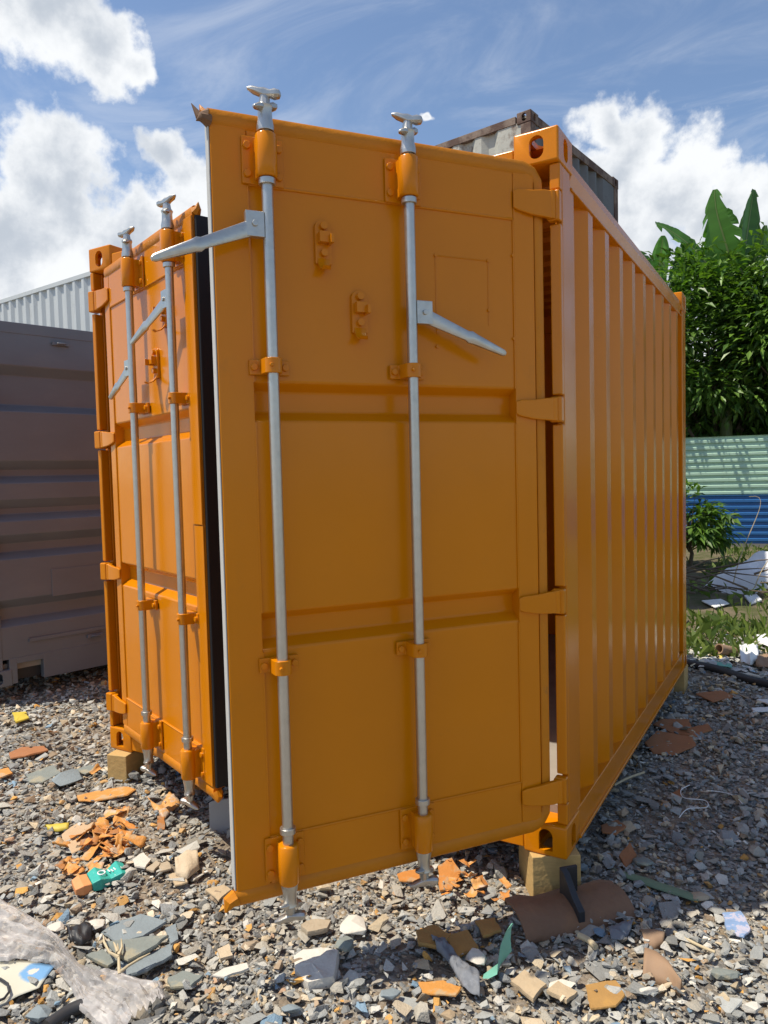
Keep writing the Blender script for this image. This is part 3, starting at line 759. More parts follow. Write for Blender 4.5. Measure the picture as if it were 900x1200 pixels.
def stones(name, pos, rad, flat_range, ntemp, tilt, seed0, npts, label, material, sink=.25, warm=None):
    n = len(pos); tid = rng.integers(0, ntemp, n); VV = []; TT = []; KK = []; base = 0
    ci = rng.choice(len(STONE_PAL), n, p=STONE_W); col = STONE_PAL[ci]*rng.uniform(.78, 1.25, (n, 1))
    zg = gh(pos[:, 0], pos[:, 1])
    for t in range(ntemp):
        sel = np.where(tid == t)[0]
        if not len(sel): continue
        V, F = hull(npts, flat_range[0]+(flat_range[1]-flat_range[0])*((t*7) % ntemp)/ntemp, seed0+t)
        k = len(sel); a = rng.uniform(0, 2*np.pi, k); tx = rng.normal(0, tilt, k); ty = rng.normal(0, tilt, k)
        ca, sa = np.cos(a), np.sin(a)
        Rz = np.zeros((k, 3, 3)); Rz[:, 0, 0] = ca; Rz[:, 0, 1] = -sa; Rz[:, 1, 0] = sa; Rz[:, 1, 1] = ca; Rz[:, 2, 2] = 1
        Rx = np.zeros((k, 3, 3)); Rx[:, 0, 0] = 1; Rx[:, 1, 1] = np.cos(tx); Rx[:, 1, 2] = -np.sin(tx); Rx[:, 2, 1] = np.sin(tx); Rx[:, 2, 2] = np.cos(tx)
        Ry = np.zeros((k, 3, 3)); Ry[:, 1, 1] = 1; Ry[:, 0, 0] = np.cos(ty); Ry[:, 0, 2] = np.sin(ty); Ry[:, 2, 0] = -np.sin(ty); Ry[:, 2, 2] = np.cos(ty)
        M = Rx@Ry@Rz
        Q = np.einsum('kij,vj->kvi', M, V)*rad[sel][:, None, None]
        Q[:, :, 0] += pos[sel, 0][:, None]; Q[:, :, 1] += pos[sel, 1][:, None]
        lo = Q[:, :, 2].min(1); hh = Q[:, :, 2].max(1)-lo
        Q[:, :, 2] += (zg[sel]-lo-hh*sink+pos[sel, 2])[:, None]
        VV.append(Q.reshape(-1, 3)); TT.append((F[None]+(np.arange(k)*len(V))[:, None, None]+base).reshape(-1, 3)); base += k*len(V)
        KK.append(np.repeat(col[sel], len(V), 0))
    o = link(name, np_mesh(name, np.concatenate(VV), np.concatenate(TT), material, np.concatenate(KK)))
    o['kind'] = 'stuff'; o['label'] = label; o['category'] = 'gravel'
    return o
def clear_of(p):
    """no stones inside the timber blocks or deep under the container, nor inside the grey container"""
    x, y = p[:, 0], p[:, 1]
    bad = (x > .5) & (x < 1.9) & (y > 1.2) & (y < 2.99)
    for x0, x1, y0, y1 in ((2.26, 2.47, -.06, .22), (.0, .2, -.03, .19), (2.25, 2.46, 2.82, 3.03)): bad |= (x > x0) & (x < x1) & (y > y0) & (y < y1)
    return ~bad
def soft(p):        # soil patches keep fewer stones
    return .5+.5*np.sin(p[:, 0]*2.9+1.1)*np.cos(p[:, 1]*3.3-.4)
p = scatter(98000, 1.35, 7.4); p = p[clear_of(p)]
k = rng.uniform(0, 1, len(p)) < .45+.55*soft(p); p = p[k]
rad = np.clip(np.exp(rng.normal(math.log(.0098), .46, len(p))), .0035, .034)
dist = np.hypot(p[:, 0]-CAM.x, p[:, 1]-CAM.y); rad *= np.clip(dist/3.2, .95, 1.6)
P3 = np.c_[p, np.clip(rng.exponential(.006, len(p)), 0, .03)]
stones('gravel', P3, rad, (.26, .58), 36, .34, 100, 9, 'crushed blue-grey stone covering the yard', M_STONE)
p = scatter(14500, 1.35, 7.2); p = p[clear_of(p)]; p = p[rng.uniform(0, 1, len(p)) < .35+.65*soft(p)]
rad = np.clip(np.exp(rng.normal(math.log(.0185), .34, len(p))), .010, .045)
stones('coarse_stones', np.c_[p, rng.uniform(.002, .020, len(p))], rad, (.26, .60), 34, .30, 500, 15, 'larger broken stones scattered through the gravel', M_STONE, sink=.18)
p = scatter(5000, 1.35, 7.6); p = p[clear_of(p)]
rad = np.clip(np.exp(rng.normal(math.log(.024), .45, len(p))), .009, .070)
P3 = np.c_[p, rng.uniform(.004, .022, len(p))]
stones('stone_flakes', P3, rad, (.10, .24), 28, .20, 300, 8, 'flat broken flakes of stone and tile lying on the gravel', M_STONE, sink=.1)

# ------------------------------------------------------------------ things lying on the gravel
from mathutils import noise as mnoise
M_TILE = mat('white_stone', (.58, .54, .47), .8, var=.12, vscale=14, dirt=(.33, .27, .20), dscale=12, damt=.6, bump=.3, bscale=60)
M_TAN = mat('tan_slab', (.46, .35, .22), .85, var=.18, vscale=14, dirt=(.24, .19, .13), dscale=14, damt=.6, bump=.4, bscale=60)
M_SLATE = mat('slate', (.20, .22, .20), .8, var=.2, vscale=12, dirt=(.36, .31, .20), dscale=8, damt=.7, dlo=.5, dhi=.62, bump=.4, bscale=50)
M_SLATEG = mat('blue_grey_slate', (.20, .235, .25), .8, var=.2, vscale=12, bump=.4, bscale=50)
M_TERRA = mat('terracotta', (.34, .14, .055), .85, var=.2, vscale=9, dirt=(.20, .12, .08), dscale=9, damt=.6, bump=.3)
M_SCRAP = mat('orange_scrap', (.60, .26, .06), .7, var=.25, vscale=16, dirt=(.45, .34, .22), dscale=16, damt=.8, dlo=.5, dhi=.62, bump=.4)
M_TEAL = mat('teal_plastic', (.16, .42, .33), .45, var=.15, vscale=20, dirt=(.25, .33, .28), dscale=20)
M_GREENS = mat('dull_green_strip', (.15, .21, .13), .7, var=.25, vscale=20)
M_RAG = mat('grey_rag', (.17, .18, .20), .85, var=.35, vscale=24, dirt=(.40, .40, .42), dscale=16, damt=.7)
M_LEATHER = mat('brown_sheet', (.30, .19, .115), .75, var=.2, vscale=14, dirt=(.16, .10, .06), dscale=12, damt=.6)
M_PVC = mat('black_hose', (.03, .03, .032), .5, var=.3)
M_WHITE = mat('white_plastic', (.74, .74, .73), .55, var=.08, vscale=9, dirt=(.5, .48, .44), dscale=8, damt=.5)
M_CARD = mat('card', (.47, .33, .20), .85, var=.15, vscale=12)
M_TWIG = mat('dry_root', (.50, .41, .26), .85, var=.2, vscale=30)
M_BLUEP = mat('blue_print', (.22, .32, .50), .6, var=.5, vscale=30, dirt=(.5, .45, .50), dscale=30, damt=.8, dlo=.5, dhi=.56)
M_YEL = mat('yellow_peel', (.55, .42, .05), .6, var=.2)
M_OCH = mat('ochre_slab', (.36, .20, .06), .85, var=.25, vscale=14, dirt=(.5, .27, .05), dscale=12, damt=.6, bump=.4)
M_SACK = mat('woven_sack', (.66, .66, .67), .7, var=.08, vscale=7, dirt=(.45, .44, .42), dscale=5, damt=.5, bump=.3, bscale=30)
M_CTEAL = mat('carton_teal', (.03, .36, .30), .5, var=.2, vscale=60, dirt=(.45, .60, .52), dscale=70, damt=.8, dlo=.62, dhi=.66)
M_CORN = mat('carton_orange', (.66, .27, .10), .6, var=.15, vscale=40)
M_STICK = mat('dead_twig', (.13, .10, .07), .9, var=.3)

def vary(mt, cols):
    T = NT(mt.node_tree); b = T.n['Principled BSDF']; lk = b.inputs['Base Color'].links[0].from_socket
    oi = T.node('ShaderNodeObjectInfo'); cr = T.node('ShaderNodeValToRGB'); cr.color_ramp.interpolation = 'CONSTANT'
    e = cr.color_ramp.elements
    for i, c in enumerate(cols):
        q = e[i] if i < 2 else e.new(i/len(cols)); q.position = i/len(cols); q.color = c4(c)
    T.put(cr.inputs[0], oi.outputs['Random']); T.put(b.inputs['Base Color'], T.mix(1.0, lk, cr.outputs[0], 'MULTIPLY'))
vary(M_SCRAP, [(1, 1, 1), (.92, .95, .9), (1.05, .95, .8), (.62, .56, .55), (1.0, 1.15, 1.5), (.85, .78, .7)])
vary(M_TAN, [(1, 1, 1), (1.15, 1.2, 1.3), (.85, .9, 1.0), (.75, .72, .7)])
def slab(px, th, name, label, cat, material, z=.022, tilt=None, group=None, bevel=.003, jag=.004):
    """flat broken piece: outline on the ground, real thickness"""
    P = [g(u, v, z+th) for u, v in px]; c = sum(P, Vector())/len(P); c.z = z+float(gh(c.x, c.y))*.6
    rnd = random.Random(int(px[0][0]*7+px[0][1])); poly = []
    for i, p in enumerate(P):
        q = P[(i+1) % len(P)]; poly.append((p.x-c.x, p.y-c.y))
        if (q-p).length > .05:
            for f in (.33, .67):
                r = p.lerp(q, f); poly.append((r.x-c.x+rnd.uniform(-jag, jag), r.y-c.y+rnd.uniform(-jag, jag)))
    if name in ('stone', 'slate_block'):
        ex = [abs(Vector((x, y, 0)).dot(AX_R)) for x, y in poly]; fy = Vector((-AX_R.y, AX_R.x, 0)); ey = [abs(Vector((x, y, 0)).dot(fy)) for x, y in poly]
        V_, F_ = hull(30, .75, int(px[0][0]*13+px[0][1])); a = math.atan2(AX_R.y, AX_R.x); sx, sy, sz = max(ex)*1.08, max(ey)*1.08, max(th, .4*max(ey))*.62
        mb = MB().add([(x*sx*math.cos(a)-y*sy*math.sin(a), x*sx*math.sin(a)+y*sy*math.cos(a), q*sz/.75+sz*.7) for x, y, q in V_], [tuple(f) for f in F_])
        o = mb.build(name, material, None, bevel=.003, smooth=20); o.location = c; o.rotation_euler = tilt or (0, 0, 0)
        return tag(o, label, cat, group)
    dense = []
    for i in range(len(poly)):
        (x0, y0), (x1, y1) = poly[i], poly[(i+1) % len(poly)]; m_ = max(1, int(math.hypot(x1-x0, y1-y0)/.022))
        for q in range(m_):
            f = q/m_; dense.append((x0+(x1-x0)*f+(rnd.uniform(-jag, jag) if q else 0), y0+(y1-y0)*f+(rnd.uniform(-jag, jag) if q else 0)))
    poly = dense; mb = MB(); n = len(poly); th *= .7
    ring = lambda k, z0, w: [(x*k, y*k, z0+rnd.uniform(-w, w)) for x, y in poly]
    mb.add(ring(.97, 0, 0)+ring(1.0, th*.5, th*.15)+ring(.96, th, th*.10)+ring(.55, th*1.05, th*.16)+[(0, 0, th*1.1)],
           [tuple(range(n))[::-1]]+[(r*n+i, r*n+(i+1) % n, (r+1)*n+(i+1) % n, (r+1)*n+i) for r in (0, 1, 2) for i in range(n)]+[(3*n+i, 3*n+(i+1) % n, 4*n) for i in range(n)])
    o = mb.build(name, material, None, smooth=25); o.location = c
    o.rotation_euler = tilt or (rnd.uniform(-.07, .07), rnd.uniform(-.07, .07), 0)
    return tag(o, label, cat, group)
def cloth(up, lo, nu, nv, hgt, name, label, cat, material, z=.02, freq=14, th=.0015, arch=0.0, group=None, seed=0, smooth=60, jit=.0):
    """crumpled sheet between two edge lines"""
    def along(pl, t):
        d = [0.0]
        for a, b in zip(pl, pl[1:]): d.append(d[-1]+math.dist(a, b))
        q = t*d[-1]
        for k in range(len(pl)-1):
            if q <= d[k+1]+1e-9:
                f = (q-d[k])/max(1e-9, d[k+1]-d[k]); return (pl[k][0]+(pl[k+1][0]-pl[k][0])*f, pl[k][1]+(pl[k+1][1]-pl[k][1])*f)
        return pl[-1]
    V = []; off = Vector((seed*7.1, seed*3.3, 0))
    for i in range(nu+1):
        a = along(up, i/nu); b = along(lo, i/nu)
        for j in range(nv+1):
            f = j/nv; p = g(a[0]+(b[0]-a[0])*f, a[1]+(b[1]-a[1])*f, z)
            n1 = mnoise.noise(Vector((p.x, p.y, 0))*freq+off); n2 = mnoise.noise(Vector((p.x*2.7, p.y*2.7, 5))*freq+off)
            ridge = (1-abs(n1)*1.6); zz = z+max(0, hgt*(.45+.55*ridge)+hgt*.35*n2)*(.35+.65*math.sin(math.pi*f)**.6)+arch*math.sin(math.pi*f)
            V.append(Vector((p.x+jit*n2, p.y+jit*n1, zz)))
    c = sum(V, Vector())/len(V); c.z = 0
    mb = MB().add([tuple(v-c) for v in V], [(i*(nv+1)+j, i*(nv+1)+j+1, (i+1)*(nv+1)+j+1, (i+1)*(nv+1)+j) for i in range(nu) for j in range(nv)])
    o = mb.build(name, material, None, smooth=smooth); o.location = c
    s = o.modifiers.new('thick', 'SOLIDIFY'); s.thickness = th
    return tag(o, label, cat, group)
def sq(x0, y0, x1, y1, sk=6): return [(x0+sk*.4, y0), ((x0+x1)/2, y0+sk*.25), (x1, y0+sk*.5), (x1-sk*.6, y1-sk*.3), ((x0+x1)/2-sk, y1), (x0, y1-sk*.6)]

# rusty curved plate with its black upright tab, beside the front timber block
def plate():
    A, B = g(604, 1078, .03), g(732, 1052, .03); ax = (B-A); ln = ax.length; ax.normalize(); pr = Vector((ax.y, -ax.x, 0))
    c = (A+B)/2; c.z = 0
    root = empty('steel_offcut', c, 'rust-brown curved steel offcut with a black upright tab, before the right timber block', 'scrap metal')
    sec = [(-.085, .040), (-.082, .056), (-.066, .052), (-.035, .062), (.0, .060), (.035, .050), (.062, .032), (.080, .010), (.083, -.005)]
    rings = []
    for k in range(9):
        f = -.5+k/8; w = .007*math.sin(k*2.1)+.004*math.cos(k*5.3)
        rings.append([tuple(ax*(f*ln)+pr*(q*(1-.06*f))+Vector((0, 0, z+w))) for q, z in sec]+[tuple(ax*(f*ln)+pr*(q*.97*(1-.06*f))+Vector((0, 0, z+w-.009))) for q, z in sec[::-1]])
    mb = MB().loft(rings); mb.build('plate', M_RUST, root, bevel=.002)
    mb = MB(); rings = []
    for q, zt, zb in ((-.06, .150, .045), (-.03, .142, .045), (.03, .085, .045), (.072, .060, .022)):
        rings.append([tuple(ax*s+pr*q+Vector((0, 0, z))) for s, z in ((-.012, zb), (.012, zb), (.012, zt), (-.012, zt))])
    mb.loft(rings)
    rings = []
    for q, zt in ((-.06, .150), (-.050, .149)):
        rings.append([tuple(ax*s+pr*q+Vector((0, 0, z))) for s, z in ((.008, .055), (.055, .055), (.055, zt), (.008, zt))])
    mb.loft(rings).build('tab', M_BLACK, root, bevel=.002)
plate()
# slate-grey plate on edge behind the open door
c = g(262, 974, 0); dx = AX_R.copy(); dx.z = 0; dx.normalize(); dy = Vector((-dx.y, dx.x, 0))
mb = MB(); mb.prism([(-.060, -.03), (-.054, -.036), (.15, -.036), (.15, .165), (-.045, .138), (-.060, .130)], -.004, .004)
mb.map(lambda x, y, z: tuple(dx*x+dy*z+Vector((0, 0, y))))
o = mb.build('steel_plate', M_PLATE, None, bevel=.001); o.location = c
tag(o, 'small slate-grey metal plate on edge, half hidden behind the open door', 'metal plate')

S = slab
S([(345,1110),(356,1104),(399,1109),(393,1140),(362,1144),(346,1127)], .050, 'stone_block', 'thick white stone block, largest pale stone in front of the door', 'stone', M_TILE, z=.0, tilt=(.10, -.10, 0))
S([(401,1072),(416,1066),(432,1084),(424,1088),(400,1083)], .030, 'stone', 'jagged white stone just below the bottom of the open door', 'stone', M_TILE)
S([(352,1078),(364,1071),(388,1073),(384,1083),(360,1088)], .022, 'stone_slab', 'cream stone slab lying beside the foot of the longer locking rod', 'stone', M_TAN)
S([(543,1104),(566,1102),(573,1117),(550,1124)], .030, 'stone', 'pale grey stone chip between the grey rag and the teal strip', 'stone', M_TILE)
S([(393,1096),(412,1091),(417,1104),(400,1112)], .035, 'stone', 'dull grey-green rounded stone above the thick white block', 'stone', M_SLATE)
S([(598,1142),(614,1129),(641,1146),(625,1163)], .020, 'stone_slab', 'tan stone slab right of the teal plastic strip', 'stone', M_TAN)
S([(640,1156),(654,1145),(677,1158),(664,1169)], .018, 'stone_slab', 'smaller tan slab between the tan slab and the rusty flake', 'stone', M_TAN)
S([(686,1150),(722,1147),(733,1164),(722,1176),(692,1178)], .010, 'rust_flake', 'flat rust-brown flake with an orange edge at the bottom right', 'scrap', M_OCH)
S([(490,1146),(520,1144),(541,1152),(534,1163),(495,1160)], .008, 'paint_sheet', 'bright orange flake in the shadow edge below the grey rag', 'scrap', M_SCRAP)
S([(487,1086),(508,1078),(528,1090),(515,1106),(490,1102)], .020, 'ochre_slab', 'ochre stained slab in the door shadow, left of its twin', 'slab', M_OCH)
S([(520,1092),(548,1084),(561,1104),(536,1116)], .016, 'ochre_slab', 'ochre slab in the door shadow, touching the pale stone chip', 'slab', M_OCH)
S([(556,1072),(580,1068),(588,1084),(566,1092)], .014, 'ochre_slab', 'ochre slab left of the rust-brown steel offcut', 'slab', M_OCH)
S([(465,1020),(488,1014),(502,1022),(490,1030),(468,1028)], .010, 'paint_sheet', 'orange flake under the door, left of the shorter rod foot', 'scrap', M_SCRAP)
S([(512,1012),(528,1004),(540,1014),(530,1030),(516,1032)], .014, 'paint_sheet', 'folded orange sheet under the door, right of the shorter rod foot', 'scrap', M_SCRAP, tilt=(.2, .25, 0))
S([(552,1022),(566,1018),(572,1030),(556,1034)], .012, 'paint_chip', 'orange chip on the lit gravel left of the right timber block', 'scrap', M_SCRAP)
S([(846,1068),(868,1066),(880,1086),(872,1095),(852,1088)], .012, 'printed_wrapper', 'crumpled blue and pink wrapper at the right edge of the shade', 'wrapper', M_BLUEP)
S([(755,870),(770,858),(812,864),(816,872),(790,882),(765,880)], .014, 'terracotta_tile', 'front terracotta tile lying in the shade by the container side', 'tile', M_TERRA)
S([(765,848),(776,842),(808,843),(811,852),(818,862),(788,858)], .014, 'terracotta_tile', 'middle terracotta tile lying in the shade by the container side', 'tile', M_TERRA)
S([(806,850),(830,846),(835,852),(818,857)], .014, 'terracotta_tile', 'small terracotta piece right of the two large tiles', 'tile', M_TERRA)
S([(815,812),(845,808),(862,814),(835,820)], .012, 'terracotta_tile', 'far terracotta tile near the black hose', 'tile', M_TERRA)
S([(704,965),(724,957),(734,966),(722,977),(706,974)], .012, 'terracotta_tile', 'round-edged terracotta piece near the front right corner casting', 'tile', M_TERRA)
S([(725,1000),(737,987),(746,998),(734,1010)], .014, 'terracotta_tile', 'square terracotta piece in the shade right of the timber block', 'tile', M_TERRA, tilt=(.15, .2, 0))
S([(786,928),(797,923),(799,930),(790,934)], .010, 'terracotta_tile', 'tiny terracotta chip inside the loop of white wire', 'tile', M_TERRA)
S([(886,820),(900,815),(922,822),(905,828)], .012, 'board_piece', 'pale broken board at the right edge, before the hose', 'board', M_WHITE)
S([(880,829),(915,826),(915,831),(882,833)], .012, 'board_piece', 'narrow pale board strip at the right edge, before the hose', 'board', M_WHITE)
# left side
S([(10,880),(25,872),(52,871),(57,876),(30,884),(12,887)], .014, 'terracotta_tile', 'long terracotta piece at the left edge, below the dark grey container', 'tile', M_TERRA)
S([(-4,902),(10,899),(15,904),(0,909)], .012, 'paint_chip', 'orange chip at the very left edge below the long terracotta piece', 'scrap', M_SCRAP)
S([(14,833),(30,832),(34,840),(18,846)], .016, 'paint_chip', 'yellow painted chip near the shadow of the dark grey container', 'scrap', M_YEL)
S([(89,929),(112,925),(150,923),(160,927),(150,933),(112,937),(92,935)], .012, 'bark_strip', 'long flat orange strip before the left timber block', 'scrap', M_SCRAP)
S([(30,905),(62,895),(72,902),(50,912),(34,912)], .012, 'slate_piece', 'flat grey slate left of the small square slate block', 'slate', M_SLATE)
S([(69,902),(88,898),(91,912),(71,916)], .030, 'slate_block', 'small square dark slate block left of the long orange strip', 'slate', M_SLATEG)
S([(88,898),(105,892),(117,896),(100,905)], .012, 'slate_piece', 'flat grey slate left of the left timber block', 'slate', M_SLATE)
S([(72,978),(90,966),(111,964),(104,976),(112,985),(84,998)], .006, 'cardboard_piece', 'torn brown card with a dark slot, left of the orange scrap heap', 'cardboard', M_CARD)
S([(155,1008),(168,999),(177,1007),(170,1017),(158,1016)], .012, 'stone_slab', 'white flat stone right of the crushed carton', 'stone', M_TILE)
S([(170,1016),(183,1007),(188,1010),(180,1020)], .012, 'stone_slab', 'cream lozenge slab next to the white flat stone', 'stone', M_TAN)
S([(186,1010),(196,1006),(201,1016),(188,1020)], .012, 'stone_slab', 'cream slab next to the curled pale peel', 'stone', M_TAN)
S([(197,1022),(212,1017),(220,1030),(205,1034)], .012, 'stone_slab', 'cream slab just below the curled pale peel', 'stone', M_TAN)
S([(240,1038),(262,1032),(271,1038),(256,1052)], .012, 'stone_slab', 'tan slab left of the bottom corner of the open door', 'stone', M_TAN)
S([(193,1084),(206,1078),(209,1098),(200,1104)], .014, 'slate_piece', 'thin blue slate at the right end of the slate heap', 'slate', M_SLATEG)
S([(118,1090),(140,1078),(165,1070),(196,1078),(168,1094),(140,1102)], .014, 'slate_piece', 'upper blue-grey slate of the heap with the dry root', 'slate', M_SLATEG, z=.018)
S([(124,1098),(160,1094),(198,1090),(176,1108),(150,1122),(140,1116)], .016, 'slate_piece', 'olive slate lying on top of the slate heap', 'slate', M_SLATE, z=.040)
S([(140,1122),(172,1112),(204,1098),(202,1114),(172,1132),(144,1142)], .016, 'slate_piece', 'lower blue-grey slate of the heap, olive at one end', 'slate', M_SLATEG, z=.024)
S([(100,1118),(120,1110),(138,1122),(126,1130)], .014, 'slate_piece', 'left slate of the heap, below the dry root', 'slate', M_SLATE)
S([(196,1142),(214,1134),(238,1140),(224,1152),(200,1154)], .014, 'slate_piece', 'brown-grey slate alone to the right of the slate heap', 'slate', M_SLATE)
S([(248,1138),(262,1130),(290,1124),(292,1130),(262,1140)], .010, 'stone_slab', 'long thin grey slab between the slate heap and the white block', 'stone', M_TILE)
S([(254,1106),(268,1100),(273,1112),(258,1116)], .014, 'stone_slab', 'tan stone below the bottom corner of the open door', 'stone', M_TAN)
S([(33,1180),(48,1174),(59,1182),(50,1191),(36,1190)], .026, 'stone', 'blue-grey stone beside the dark pipe at the bottom left', 'stone', M_SLATEG)
S([(58,1080),(70,1076),(74,1086),(62,1090)], .016, 'stone', 'white stone above the plastic bag', 'stone', M_TILE)
S([(100,1082),(118,1074),(121,1084),(105,1090)], .020, 'stone', 'white stone left of the slate heap', 'stone', M_TILE)
# extra stray stones at the right front
for q, (x0, y0, x1, y1, mm, lb) in enumerate((
    (672,1006,690,1016,M_SLATEG,'blue-grey stone between the square terracotta piece and the timber block'),
    (745,1000,765,1012,M_SLATE,'flat grey stone above the dull green strip'),
    (838,1128,862,1146,M_SLATE,'greenish pointed stone right of the brown curled sheet'),
    (752,1152,772,1162,M_TILE,'pale stone at the foot of the brown curled sheet'),
    (812,1040,830,1050,M_TAN,'tan stone at the right end of the dull green strip'),
    (868,1168,890,1182,M_TILE,'white stone near the bottom right corner'),
    (615,1186,640,1199,M_TAN,'tan stone at the bottom edge below the tan slab'),
    (518,1178,534,1190,M_TAN,'brownish stone below the bright orange flake'),
    (446,1152,470,1166,M_SLATEG,'blue-grey stone in the lit gravel below the door shadow'),
    (330,1168,352,1182,M_SLATEG,'blue-grey stone below the thick white block'))):
    S(sq(x0, y0, x1, y1, 5), .022, 'stone', lb, 'stone', mm)

# bent sheets and cloths
C = cloth
def teal():
    b0 = g(586, 1140, .0); rt = (AX_R.x, AX_R.y); X_ = Vector((rt[0], rt[1], 0)).normalized(); Y_ = Vector((-X_.y, X_.x, 0)); rings = []
    for a, d_, z, w in ((-.055, -.03, .012, .012), (-.03, -.02, .016, .030), (.0, -.005, .022, .036), (.018, .01, .050, .030), (.022, .02, .085, .022), (.034, .03, .118, .012), (.048, .035, .135, .003)):
        c = X_*a+Y_*d_+Vector((0, 0, z)); n_ = Vector((0, 0, 1)) if z < .03 else -X_*.7+Y_*.3
        sd_ = (Y_*.6+X_*.8 if z >= .03 else Y_*.9+X_*.4).normalized()
        rings.append([tuple(c-sd_*w), tuple(c+n_*.006), tuple(c+sd_*w), tuple(c+n_*.003)])
    o = MB().loft(rings).build('plastic_strip', M_TEAL, None, smooth=60); o.location = b0
    tag(o, 'curled teal plastic strip standing out of the gravel', 'plastic')
teal()
C([(757,1113),(770,1118),(785,1133),(801,1166)], [(753,1152),(764,1152),(782,1158),(796,1169)], 12, 8, .006, 'bent_sheet', 'stiff brown curled sheet in the lit gravel at right', 'scrap', M_LEATHER, z=.010, arch=.045, freq=6, th=.004)
C([(748,1092),(765,1091),(780,1098)], [(756,1112),(768,1114),(778,1110)], 8, 6, .004, 'bent_sheet', 'small brown curled sheet behind the larger one', 'scrap', M_LEATHER, z=.010, arch=.03, freq=6, th=.004)
C([(505,1100),(522,1104),(540,1128),(562,1142)], [(512,1118),(525,1130),(542,1160),(562,1172)], 22, 10, .035, 'rag', 'crumpled grey rag in front of the ochre slabs', 'rag', M_RAG, freq=22, th=.002, seed=2)
C([(712,1090),(728,1084),(742,1082)], [(716,1102),(730,1104),(740,1092)], 12, 8, .025, 'rag', 'small twisted grey-white rag before the steel offcut', 'rag', M_RAG, freq=30, th=.002, seed=4)
C([(78,1094),(96,1086),(110,1090)], [(82,1110),(96,1112),(108,1104)], 14, 8, .04, 'rag', 'small black rag above the plastic bag', 'rag', M_BLACK, freq=26, th=.002, seed=6)
C([(-8,1128),(25,1126),(66,1132)], [(-8,1185),(20,1168),(46,1158)], 14, 12, .008, 'printed_sheet', 'creased printed sheet with a blue patch under the plastic bag', 'paper', None, z=.018, freq=8, th=.001, seed=3)
C([(205,1012),(216,1000),(230,1002)], [(206,1028),(220,1032),(234,1020)], 10, 8, .02, 'peel', 'curled pale peel rolled up beside the cream slabs', 'peel', M_TAN, arch=.03, freq=12, th=.003, seed=8)
C([(52,970),(66,966),(82,966)], [(56,974),(68,975),(80,973)], 8, 5, .008, 'peel', 'bright yellow peel above the torn brown card', 'peel', M_YEL, arch=.012, freq=10, th=.002, seed=9)
C([(172,936),(186,948),(198,930)], [(180,952),(192,962),(212,944)], 12, 8, .03, 'torn_sheet', 'torn tan sheet below the sunlit door', 'scrap', M_SCRAP, freq=16, th=.002, seed=10)
S([(184,956),(193,954),(193,972),(184,972)], .008, 'paint_strip', 'short orange strip hanging from the torn tan sheet', 'scrap', M_SCRAP)
M_BAG = bpy.data.materials.new('clear_bag'); M_BAG.use_nodes = True
T = NT(M_BAG.node_tree); b = T.n['Principled BSDF']; tc = T.node('ShaderNodeTexCoord').outputs['Object']
T.put(b.inputs['Base Color'], T.mix(T.noise(tc, 14, 6, .65), (.42, .39, .37, 1), (.66, .62, .59, 1))); b.inputs['Roughness'].default_value = .45; b.inputs['Specular IOR Level'].default_value = .45
tr = T.node('ShaderNodeBsdfTransparent'); mx = T.node('ShaderNodeMixShader'); T.put(mx.inputs[0], T.ss(T.noise(tc, 9, 7, .65), .36, .62, .28, .68))
T.l.new(tr.outputs[0], mx.inputs[1]); T.l.new(b.outputs[0], mx.inputs[2]); T.l.new(mx.outputs[0], T.n['Material Output'].inputs[0])
def bag():
    up = [(-14,1050),(30,1076),(70,1108),(96,1144),(140,1150),(190,1160),(196,1180)]; lo = [(-14,1136),(20,1128),(58,1134),(84,1162),(92,1188),(112,1206),(140,1222)]
    nu, nv = 170, 54; V = []
    def al(pl, t): q = t*(len(pl)-1); k = min(int(q), len(pl)-2); f = q-k; return (pl[k][0]*(1-f)+pl[k+1][0]*f, pl[k][1]*(1-f)+pl[k+1][1]*f)
    rg = lambda x, y, z: 1-abs(mnoise.noise(Vector((x, y, z))))*2.2
    for i in range(nu+1):
        t = i/nu; a = al(up, t); b = al(lo, t)
        for j in range(nv+1):
            f = j/nv; e = 1+.10*mnoise.noise(Vector((t*9, f*2, 8)))+.05*mnoise.noise(Vector((t*30, f*3, 2)))
            ff = .5+(f-.5)*e; p = g(a[0]+(b[0]-a[0])*ff, a[1]+(b[1]-a[1])*ff, .02); env = max(0, math.sin(math.pi*f))**.4
            w = .5*mnoise.noise(Vector((t*5, f*2, 1)))
            z = .014+env*(.018+.014*mnoise.noise(Vector((t*7, f*3, 4)))+.020*max(-.4, rg(t*2.2+w, f*6+w, 1))+.010*max(-.4, rg(t*6+w, f*15-w, 6))+.0035*max(-.4, rg(t*11+w, f*22, 2)))
            V.append(p+Vector((0, 0, z)))
    c = sum(V, Vector())/len(V); c.z = 0
    o = MB().add([tuple(v-c) for v in V], [(i*(nv+1)+j, i*(nv+1)+j+1, (i+1)*(nv+1)+j+1, (i+1)*(nv+1)+j) for i in range(nu) for j in range(nv)]).build('plastic_bag', M_BAG, None, smooth=40); o.location = c
    tag(o, 'long crumpled clear plastic bag at the bottom left', 'plastic bag')
bag()
ps = bpy.data.objects['printed_sheet']; ps.data.materials.clear()
mt = bpy.data.materials.new('printed_paper'); mt.use_nodes = True; T = NT(mt.node_tree); b = T.n['Principled BSDF']; tc = T.node('ShaderNodeTexCoord').outputs['Object']
cc = g(46, 1138, .02)-ps.location
dd = T.v('DISTANCE', tc, tuple(cc), out=1)
col = T.mix(T.ss(T.m('ADD', dd, T.m('MULTIPLY', T.noise(tc, 18, 4, .6), .04)), .065, .08, 1, 0), (.56, .54, .44, 1), (.16, .33, .55, 1))
cw = cc+Vector((-.012, -.012, 0))
